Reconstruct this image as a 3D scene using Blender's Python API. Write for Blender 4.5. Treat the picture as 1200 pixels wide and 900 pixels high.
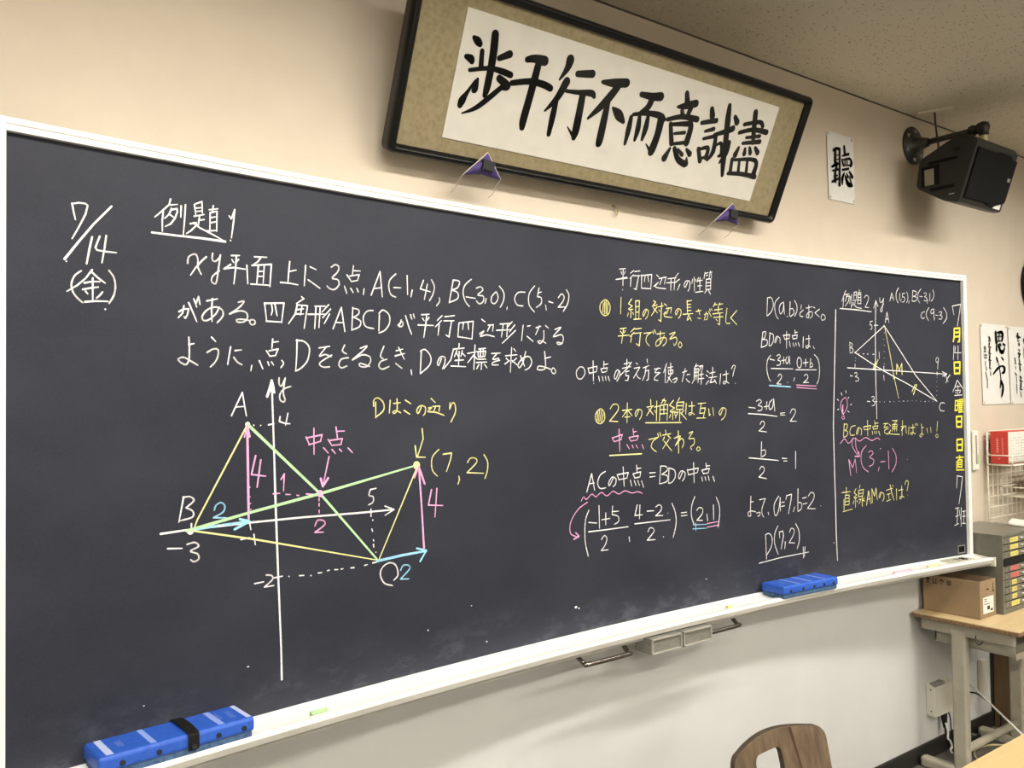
import bpy, bmesh, math, random
import numpy as np
from mathutils import Vector, Matrix
random.seed(7)
S = bpy.context.scene
for o in list(bpy.data.objects): bpy.data.objects.remove(o)
C = S.collection
PI = math.pi

# ------------------------------------------------------------------ camera, light, exposure
CAM = Vector((0, 0, 1.6))
cam_d = bpy.data.cameras.new('camera'); cam = bpy.data.objects.new('camera', cam_d); C.objects.link(cam)
cam_d.sensor_width = 36; cam_d.lens = 979.17/1200*36; cam_d.clip_start = .02
r_, u_, f_ = Vector((.80667, -.59086, -.01283)), Vector((-.00374, -.02681, .99963)), Vector((.59099, .80633, .02384))
cam.matrix_world = Matrix(((r_.x, u_.x, -f_.x, CAM.x), (r_.y, u_.y, -f_.y, CAM.y), (r_.z, u_.z, -f_.z, CAM.z), (0, 0, 0, 1)))
S.camera = cam
w = bpy.data.worlds.new('world'); S.world = w; w.use_nodes = True
w.node_tree.nodes['Background'].inputs[0].default_value = (.9, .95, 1, 1)
w.node_tree.nodes['Background'].inputs[1].default_value = .3
S.view_settings.view_transform = 'Standard'; S.view_settings.look = 'None'
S.view_settings.gamma = 1; S.view_settings.use_curve_mapping = False
S.view_settings.exposure = -0.2

def area(name, loc, target, sx, sy, power, col, spread=180):
    l = bpy.data.lights.new(name, 'AREA'); l.shape = 'RECTANGLE'; l.size = sx; l.size_y = sy
    l.energy = power; l.color = col; l.spread = math.radians(spread)
    o = bpy.data.objects.new(name, l); C.objects.link(o); o.location = loc
    d = Vector(target)-Vector(loc); o.rotation_euler = d.to_track_quat('-Z', 'Y').to_euler()
    return o
WARM = (1, .955, .88)
for x in (-.2, 3.0):                                                              # rows of ceiling tubes lighting down, with added unseen uplights brightening the ceiling
    for y in (-.9, -2.9, -4.9):
        area('ceiling_tube_lamp', (x, y, 2.70), (x, y, 0), 1.25, .16, 54, WARM)
        area('ceiling_fill_uplight', (x, y, 2.72), (x, y, 3), 1.25, .16, 50, WARM)
for x, e in ((.4, 14), (1.75, 14), (3.1, 12), (4.4, 13)):                                     # hooded board lamps
    area('board_lamp', (x, .68, 2.74), (x, 1.95, 1.1), 1.25, .10, e, WARM, 112)

# ------------------------------------------------------------------ material helpers
def new_mat(name, col, rough=.6, metal=0, spec=.5):
    m = bpy.data.materials.new(name); m.use_nodes = True
    b = m.node_tree.nodes['Principled BSDF']
    b.inputs['Base Color'].default_value = (*col, 1); b.inputs['Roughness'].default_value = rough
    b.inputs['Metallic'].default_value = metal; b.inputs['Specular IOR Level'].default_value = spec
    return m
def nd(m, typ, **kw):
    n = m.node_tree.nodes.new(typ)
    for k, v in kw.items():
        if k in n.inputs: n.inputs[k].default_value = v
        else: setattr(n, k, v)
    return n
def lk(m, a, b): m.node_tree.links.new(a, b)
def bsdf(m): return m.node_tree.nodes['Principled BSDF']
def ramp(m, fac, stops):
    r = nd(m, 'ShaderNodeValToRGB'); e = r.color_ramp.elements
    while len(e) < len(stops): e.new(.5)
    for q, (p, c) in zip(e, stops): q.position = p; q.color = (*c, 1) if len(c) == 3 else c
    lk(m, fac, r.inputs[0]); return r.outputs[0]
def coords(m, scale=(1, 1, 1), which='Object'):
    t = nd(m, 'ShaderNodeTexCoord'); mp = nd(m, 'ShaderNodeMapping'); mp.inputs['Scale'].default_value = scale
    lk(m, t.outputs[which], mp.inputs[0]); return mp.outputs[0]
def noise(m, vec, scale, detail=4, rough=.55):
    n = nd(m, 'ShaderNodeTexNoise', Scale=scale, Detail=detail, Roughness=rough); lk(m, vec, n.inputs['Vector']); return n.outputs[0]
def bump(m, h, strength=.2, dist=.002):
    b = nd(m, 'ShaderNodeBump', Strength=strength, Distance=dist); lk(m, h, b.inputs['Height']); lk(m, b.outputs[0], bsdf(m).inputs['Normal'])
def noisy(name, c1, c2, scale, rough=.6, stretch=(1, 1, 1), metal=0, bstr=0, bdist=.001, lo=.35, hi=.65, spec=.5):
    m = new_mat(name, c1, rough, metal, spec); n = noise(m, coords(m, stretch), scale)
    lk(m, ramp(m, n, [(lo, c1), (hi, c2)]), bsdf(m).inputs['Base Color'])
    if bstr: bump(m, n, bstr, bdist)
    return m
def mix(m, fac, a, b):
    x = nd(m, 'ShaderNodeMix', data_type='RGBA')
    for i, v in ((0, fac), (6, a), (7, b)):
        if hasattr(v, 'links'): lk(m, v, x.inputs[i])
        elif isinstance(v, (int, float)): x.inputs[i].default_value = v
        else: x.inputs[i].default_value = (*v, 1)
    return x.outputs[2]
def math_n(m, op, a, b=0.0, clamp=False):
    x = nd(m, 'ShaderNodeMath', operation=op, use_clamp=clamp)
    for i, v in ((0, a), (1, b)):
        if hasattr(v, 'links'): lk(m, v, x.inputs[i])
        else: x.inputs[i].default_value = v
    return x.outputs[0]

# wall: warm vinyl paper above, paler and greyer colour below the board
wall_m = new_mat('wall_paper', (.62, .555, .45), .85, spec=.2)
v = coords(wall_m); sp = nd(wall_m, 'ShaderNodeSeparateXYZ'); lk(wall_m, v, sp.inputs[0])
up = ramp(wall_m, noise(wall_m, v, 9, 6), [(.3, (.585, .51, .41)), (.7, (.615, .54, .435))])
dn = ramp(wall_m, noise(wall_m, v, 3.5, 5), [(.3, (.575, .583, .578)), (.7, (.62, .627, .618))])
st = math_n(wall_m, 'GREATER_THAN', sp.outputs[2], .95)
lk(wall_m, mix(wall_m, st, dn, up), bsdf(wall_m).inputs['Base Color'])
bump(wall_m, noise(wall_m, v, 340, 3), .25, .001)
plain_m = noisy('plaster', (.60, .57, .50), (.66, .62, .54), 6, .9)
# ceiling: rock-wool board with short wormhole pits
ceil_m = new_mat('rock_wool_ceiling', (.62, .58, .49), .95, spec=.1)
v = coords(ceil_m, (46, 80, 1)); dist = noise(ceil_m, coords(ceil_m), 40, 3)
vo = nd(ceil_m, 'ShaderNodeTexVoronoi', Scale=1.0); lk(ceil_m, v, vo.inputs['Vector'])
pit = math_n(ceil_m, 'ADD', vo.outputs['Distance'], math_n(ceil_m, 'MULTIPLY', dist, .5))
pitc = ramp(ceil_m, pit, [(.36, (.34, .31, .24)), (.50, (.66, .605, .495))])
lk(ceil_m, pitc, bsdf(ceil_m).inputs['Base Color']); bump(ceil_m, pit, .5, .004)
floor_m = noisy('floor_tile', (.10, .095, .085), (.17, .16, .14), 14, .5)
base_m = new_mat('black_vinyl_skirting', (.018, .017, .016), .45)
shadow_gap_m = new_mat('brown_ceiling_trim', (.09, .07, .045), .7)
# slate surface with rubbed chalk dust
board_m = new_mat('slate_surface', (.04, .042, .05), .5, spec=.22)
v = coords(board_m)
sp = nd(board_m, 'ShaderNodeSeparateXYZ'); lk(board_m, v, sp.inputs[0])
fine = noise(board_m, v, 260, 3); cloud = noise(board_m, coords(board_m, (1, 1, 1.6)), 2.2, 6, .6)
base = ramp(board_m, fine, [(.3, (.0175, .0195, .030)), (.75, (.024, .0262, .039))])
dustf = ramp(board_m, cloud, [(.40, (0, 0, 0)), (.8, (.05, .05, .05))])
low = nd(board_m, 'ShaderNodeMapRange'); low.inputs[1].default_value = 1.06; low.inputs[2].default_value = .915
low.inputs[3].default_value = 0; low.inputs[4].default_value = 1; lk(board_m, sp.outputs[2], low.inputs[0])
smear = ramp(board_m, noise(board_m, coords(board_m, (5, 1, 9)), 1.6, 7, .7), [(.50, (0, 0, 0)), (.78, (.34, .34, .34))])
lowd = math_n(board_m, 'MULTIPLY', math_n(board_m, 'POWER', low.outputs[0], 1.6), smear)
lowd = math_n(board_m, 'ADD', lowd, math_n(board_m, 'MULTIPLY', math_n(board_m, 'POWER', low.outputs[0], 3), .05))
tot = math_n(board_m, 'ADD', dustf, lowd, True)
lk(board_m, mix(board_m, tot, base, (.28, .30, .36)), bsdf(board_m).inputs['Base Color'])
bump(board_m, fine, .12, .0006)
white_rail_m = noisy('white_coated_aluminium', (.78, .775, .74), (.84, .835, .80), 30, .35, (.2, 1, 1))
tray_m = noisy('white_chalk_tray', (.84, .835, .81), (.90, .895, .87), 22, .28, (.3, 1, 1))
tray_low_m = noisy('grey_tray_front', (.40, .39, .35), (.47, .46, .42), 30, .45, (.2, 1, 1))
ivory_m = new_mat('ivory_plastic', (.72, .69, .58), .45)

def chalk_mat(name, col):
    m = new_mat(name, col, .95, spec=.1); v = coords(m)
    g = noise(m, v, 420, 2); g2 = noise(m, v, 60, 3)
    f = math_n(m, 'ADD', math_n(m, 'MULTIPLY', g, .75), math_n(m, 'MULTIPLY', g2, .35))
    dark = tuple(c*.55+.04*.45 for c in col)
    lk(m, ramp(m, f, [(.36, dark), (.54, col)]), bsdf(m).inputs['Base Color'])
    return m
CH = {'W': chalk_mat('white_chalk_marks', (.84, .83, .82)), 'Y': chalk_mat('yellow_chalk_marks', (.83, .78, .34)),
      'P': chalk_mat('pink_chalk_marks', (.84, .40, .66)), 'G': chalk_mat('green_chalk_marks', (.46, .70, .39)),
      'B': chalk_mat('blue_chalk_marks', (.32, .62, .84)), 'K': chalk_mat('yellow_board_paint', (.82, .74, .08))}
ink_m = noisy('sumi_ink', (.007, .007, .006), (.012, .0115, .010), 60, .9, spec=.1)
paper_m = noisy('calligraphy_paper', (.66, .63, .555), (.70, .67, .595), 18, .9)
poster_m = noisy('white_poster_paper', (.68, .67, .63), (.72, .71, .67), 16, .9)
frame_m = new_mat('black_lacquer', (.005, .005, .0045), .3, spec=.25)
mount_m = new_mat('gold_brocade', (.34, .28, .155), .75)
v = coords(mount_m); vo = nd(mount_m, 'ShaderNodeTexVoronoi', Scale=55.0); lk(mount_m, v, vo.inputs['Vector'])
lk(mount_m, ramp(mount_m, math_n(mount_m, 'ADD', math_n(mount_m, 'MULTIPLY', vo.outputs['Distance'], .6), noise(mount_m, v, 90, 4)),
   [(.5, (.235, .19, .095)), (1.0, (.31, .255, .14))]), bsdf(mount_m).inputs['Base Color'])
glass_m = bpy.data.materials.new('picture_glass'); glass_m.use_nodes = True
nt = glass_m.node_tree; nt.nodes.remove(nt.nodes['Principled BSDF'])
tr = nt.nodes.new('ShaderNodeBsdfTransparent'); gl = nt.nodes.new('ShaderNodeBsdfGlossy'); gl.inputs['Roughness'].default_value = .02
fr = nt.nodes.new('ShaderNodeFresnel'); fr.inputs[0].default_value = 1.45; mx = nt.nodes.new('ShaderNodeMixShader')
geo = nt.nodes.new('ShaderNodeNewGeometry'); inv = nt.nodes.new('ShaderNodeMath'); inv.operation = 'SUBTRACT'; inv.inputs[0].default_value = 1
ml = nt.nodes.new('ShaderNodeMath'); ml.operation = 'MULTIPLY'; nt.links.new(geo.outputs['Backfacing'], inv.inputs[1])
nt.links.new(inv.outputs[0], ml.inputs[0]); nt.links.new(fr.outputs[0], ml.inputs[1]); nt.links.new(ml.outputs[0], mx.inputs[0]); nt.links.new(tr.outputs[0], mx.inputs[1]); nt.links.new(gl.outputs[0], mx.inputs[2])
nt.links.new(mx.outputs[0], nt.nodes['Material Output'].inputs[0])
purple_m = noisy('purple_cloth', (.05, .028, .13), (.09, .055, .21), 60, .75, bstr=.2)
cord_m = noisy('pale_cord', (.55, .50, .42), (.65, .60, .5), 200, .8)
black_m = noisy('black_plastic', (.010, .010, .010), (.016, .016, .015), 200, .55, spec=.25, bstr=.2, bdist=.0005)
speaker_m = noisy('charcoal_abs', (.014, .014, .0135), (.021, .021, .020), 380, .5, spec=.35, bstr=.3, bdist=.0006)
grille_m = noisy('black_speaker_cloth', (.005, .005, .005), (.009, .009, .009), 700, .9, spec=.15)
iron_m = noisy('dark_painted_iron', (.022, .022, .02), (.034, .033, .03), 40, .4)
bolt_m = new_mat('dull_steel', (.42, .40, .35), .45, .6)
chrome_m = new_mat('chrome_bar', (.24, .225, .20), .16, 1)
alu_m = noisy('brushed_aluminium', (.20, .195, .17), (.27, .265, .235), 30, .45, (1, 1, 8), .3)
alu_rim_m = new_mat('bright_aluminium_rim', (.52, .50, .45), .35, .5)
blue_m = noisy('blue_eraser_cover', (.018, .085, .46), (.026, .11, .53), 90, .5, bstr=.15)
blue2_m = noisy('blue_eraser_felt', (.03, .07, .15), (.07, .14, .26), 120, .9)
stripe_m = noisy('pale_blue_print', (.20, .30, .70), (.28, .38, .76), 200, .6)
stripe2_m = noisy('white_print', (.42, .48, .76), (.50, .56, .80), 200, .6)
rivet_m = new_mat('black_rivet', (.02, .022, .03), .35)
strap_m = noisy('black_webbing', (.012, .011, .010), (.022, .02, .018), 200, .55, bstr=.3)
wood_m = noisy('worn_plywood', (.078, .052, .031), (.148, .104, .063), 7, .5, (9, 9, 1.0), bstr=.1)
edge_m = noisy('dark_plywood_edge', (.045, .03, .018), (.07, .05, .03), 60, .6)
crack_m = new_mat('dark_brown_veneer', (.045, .018, .007), .5)
tube_m = noisy('beige_painted_steel', (.34, .315, .25), (.42, .39, .315), 9, .5)
maple_m = noisy('maple_laminate', (.62, .47, .25), (.68, .53, .30), 6, .4, (1, 14, 14))
band_m = noisy('brown_particle_edge', (.16, .085, .04), (.30, .19, .10), 120, .85)
desk_m = noisy('pale_desk_laminate', (.66, .47, .22), (.70, .51, .25), 5, .35, (1.5, 14, 14))
card_m = noisy('corrugated_cardboard', (.275, .192, .112), (.32, .225, .132), 12, .85)
card_in_m = noisy('cardboard_inside', (.23, .16, .092), (.27, .19, .11), 12, .9)
card_ink_m = new_mat('black_carton_print', (.02, .017, .014), .8)
cab_m = noisy('grey_green_steel', (.135, .132, .105), (.158, .155, .124), 30, .3)
cab_lt_m = noisy('grey_green_drawer_front', (.20, .19, .15), (.225, .215, .17), 30, .42)
gap_m = new_mat('dark_gap', (.008, .0075, .007), .9, spec=.1)
ylab_m = noisy('yellow_label', (.74, .62, .12), (.78, .68, .2), 100, .7)
rlab_m = noisy('red_label', (.60, .12, .11), (.68, .18, .16), 100, .7)
steelpull_m = new_mat('bright_pull', (.75, .74, .70), .25, .6)
wire_m = new_mat('white_coated_wire', (.74, .70, .58), .4)
red_m = noisy('red_cover', (.52, .035, .025), (.58, .05, .035), 60, .5)
page_m = noisy('white_print_page', (.72, .70, .63), (.76, .74, .67), 60, .8)
brown_m = noisy('brown_cabinet_board', (.115, .065, .03), (.145, .085, .04), 9, .6, (6, 6, 1))
boxw_m = noisy('cream_steel_box', (.62, .60, .51), (.67, .65, .56), 10, .5)
green_m = new_mat('green_print', (.35, .55, .2), .6)
grey_txt_m = new_mat('grey_print', (.22, .21, .19), .8)
white_m = new_mat('white_label', (.80, .79, .74), .7)
clear_m = new_mat('translucent_tack', (.62, .58, .47), .3)

# ------------------------------------------------------------------ mesh helpers
def ob(name, bm, m, parent=None, smooth=False):
    me = bpy.data.meshes.new(name); bmesh.ops.recalc_face_normals(bm, faces=bm.faces[:]); bm.to_mesh(me); bm.free()
    o = bpy.data.objects.new(name, me); C.objects.link(o)
    for mm in (m if isinstance(m, (list, tuple)) else [m]): me.materials.append(mm)
    if smooth:
        for q in me.polygons: q.use_smooth = True
    if parent is not None:
        o.parent = parent; o.matrix_parent_inverse = world(parent).inverted()
    return o
def world(o):
    m = o.matrix_basis.copy()
    if o.parent: m = world(o.parent) @ o.matrix_parent_inverse @ m
    return m
def thing(name, label, cat, loc=(0, 0, 0), group=None):
    o = bpy.data.objects.new(name, None); C.objects.link(o); o.location = loc; o.empty_display_size = .05
    return tag(o, label, cat, group)
def tag(o, label=None, cat=None, group=None):
    if label: o['label'] = label
    if cat: o['category'] = cat
    if group: o['group'] = group
    return o
def struct(name, bm, m):
    o = ob(name, bm, m); o['kind'] = 'structure'; return o
def lab(o, text): o['label'] = text; return o
def box(bm, x0, x1, y0, y1, z0, z1, bev=0, seg=2, mi=0):
    vs = [bm.verts.new((x, y, z)) for x in (x0, x1) for y in (y0, y1) for z in (z0, z1)]
    fs = [bm.faces.new([vs[i] for i in q]) for q in ((0, 1, 3, 2), (4, 6, 7, 5), (0, 4, 5, 1), (2, 3, 7, 6), (0, 2, 6, 4), (1, 5, 7, 3))]
    for f in fs: f.material_index = mi
    if bev:
        es = list({e for f in fs for e in f.edges})
        bmesh.ops.bevel(bm, geom=es, offset=bev, segments=seg, affect='EDGES', profile=.5)
    return bm
def BX(*a, **k): return box(bmesh.new(), *a, **k)
def tube(bm, pts, r, n=10, caps=True, mi=0):
    pts = [Vector(p) for p in pts]; rs = r if isinstance(r, (list, tuple)) else [r]*len(pts); rings = []; ref = None
    for i, p in enumerate(pts):
        t = (pts[min(i+1, len(pts)-1)]-pts[max(i-1, 0)]).normalized()
        if ref is None: ref = Vector((0, 0, 1)) if abs(t.z) < .9 else Vector((1, 0, 0))
        a = (ref-t*ref.dot(t)).normalized(); b = t.cross(a); ref = a
        rings.append([bm.verts.new(p+(a*math.cos(2*PI*k/n)+b*math.sin(2*PI*k/n))*rs[i]) for k in range(n)])
    for A, B in zip(rings, rings[1:]):
        for k in range(n):
            f = bm.faces.new((A[k], A[(k+1) % n], B[(k+1) % n], B[k])); f.material_index = mi; f.smooth = True
    if caps: bm.faces.new(rings[0][::-1]); bm.faces.new(rings[-1])
    return bm
def TB(pts, r, n=10): return tube(bmesh.new(), pts, r, n)
def prism(bm, poly, axis, a, b, mi=0):
    """poly of 2-D points extruded along axis between a and b"""
    def P(p, t): return {'x': (t, p[0], p[1]), 'y': (p[0], t, p[1]), 'z': (p[0], p[1], t)}[axis]
    A = [bm.verts.new(P(p, a)) for p in poly]; B = [bm.verts.new(P(p, b)) for p in poly]
    n = len(poly); fs = [bm.faces.new(A), bm.faces.new(B[::-1])]
    for i in range(n): fs.append(bm.faces.new((A[i], B[i], B[(i+1) % n], A[(i+1) % n])))
    for f in fs: f.material_index = mi
    return fs
def cr(pts, k=5):
    if len(pts) < 3: return pts
    out = []; P = [pts[0]]+list(pts)+[pts[-1]]
    if (Vector(pts[0])-Vector(pts[-1])).length < 1e-6: P[0] = pts[-2]; P[-1] = pts[1]
    for i in range(1, len(P)-2):
        p0, p1, p2, p3 = [Vector(q) for q in P[i-1:i+3]]
        for j in range(k):
            t = j/k; out.append(tuple(.5*((2*p1)+(p2-p0)*t+(2*p0-5*p1+4*p2-p3)*t*t+(3*p1-p0-3*p2+p3)*t**3)))
    out.append(tuple(pts[-1])); return out
def disc(bm, c, r, fn, n=9, sx=1):
    vs = [bm.verts.new(fn(c[0]+r*sx*math.cos(2*PI*k/n), c[1]+r*math.sin(2*PI*k/n))) for k in range(n)]
    bm.faces.new(vs)
def ribbon(bm, pts, ws, fn):
    """brush or chalk stroke: widths ws along 2-D pts, placed on a surface by fn"""
    for i, (p, w_) in enumerate(zip(pts, ws)): disc(bm, p, w_/2, fn, 10)
    for i in range(len(pts)-1):
        a, b = Vector(pts[i]), Vector(pts[i+1]); t = b-a
        if t.length < 1e-7: continue
        n = Vector((-t.y, t.x)).normalized()
        q = [a+n*ws[i]/2, b+n*ws[i+1]/2, b-n*ws[i+1]/2, a-n*ws[i]/2]
        bm.faces.new([bm.verts.new(fn(*z)) for z in q])

def clusters(strokes):
    """indices of the strokes that hang together (no gap over 2 cm between their pieces)"""
    seg = []
    for pts, ws in strokes:
        P = np.array([q[:2] for q in pts]); W = np.array(ws)[:, None]/2
        if len(P) > 1: P = np.repeat(P, 2, 0)[1:-1].reshape(-1, 2, 2); lo, hi = P.min(1), P.max(1); W = W[:-1]
        else: lo = hi = P
        seg.append((lo-W, hi+W))
    n = len(seg); par = list(range(n))
    def find(a):
        while par[a] != a: par[a] = par[par[a]]; a = par[a]
        return a
    for a in range(n):
        for b in range(a):
            if find(a) == find(b): continue
            g = np.maximum(0, np.maximum(seg[a][0][:, None]-seg[b][1][None], seg[b][0][None]-seg[a][1][:, None]))
            if np.sqrt((g**2).sum(2)).min() <= .015: par[find(a)] = find(b)
    out = {}
    for a in range(n): out.setdefault(find(a), []).append(a)
    return list(out.values())
def ink_parts(key, fn, parent, mul=1):
    st = []
    for line in INK[key].split('\n'):
        pts = cr([tuple(float(e)/1000 for e in q.split(',')) for q in line.split()], 4)
        st.append(([q[:2] for q in pts], [q[2]*mul for q in pts]))
    for cl in clusters(st):
        bm = bmesh.new()
        for i in cl:
            dd = .00002*(i % 9); ribbon(bm, *st[i], lambda x, z: fn(x, z, dd))
        lab(ob('brush_writing', bm, ink_m, parent), 'black brush characters')

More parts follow.
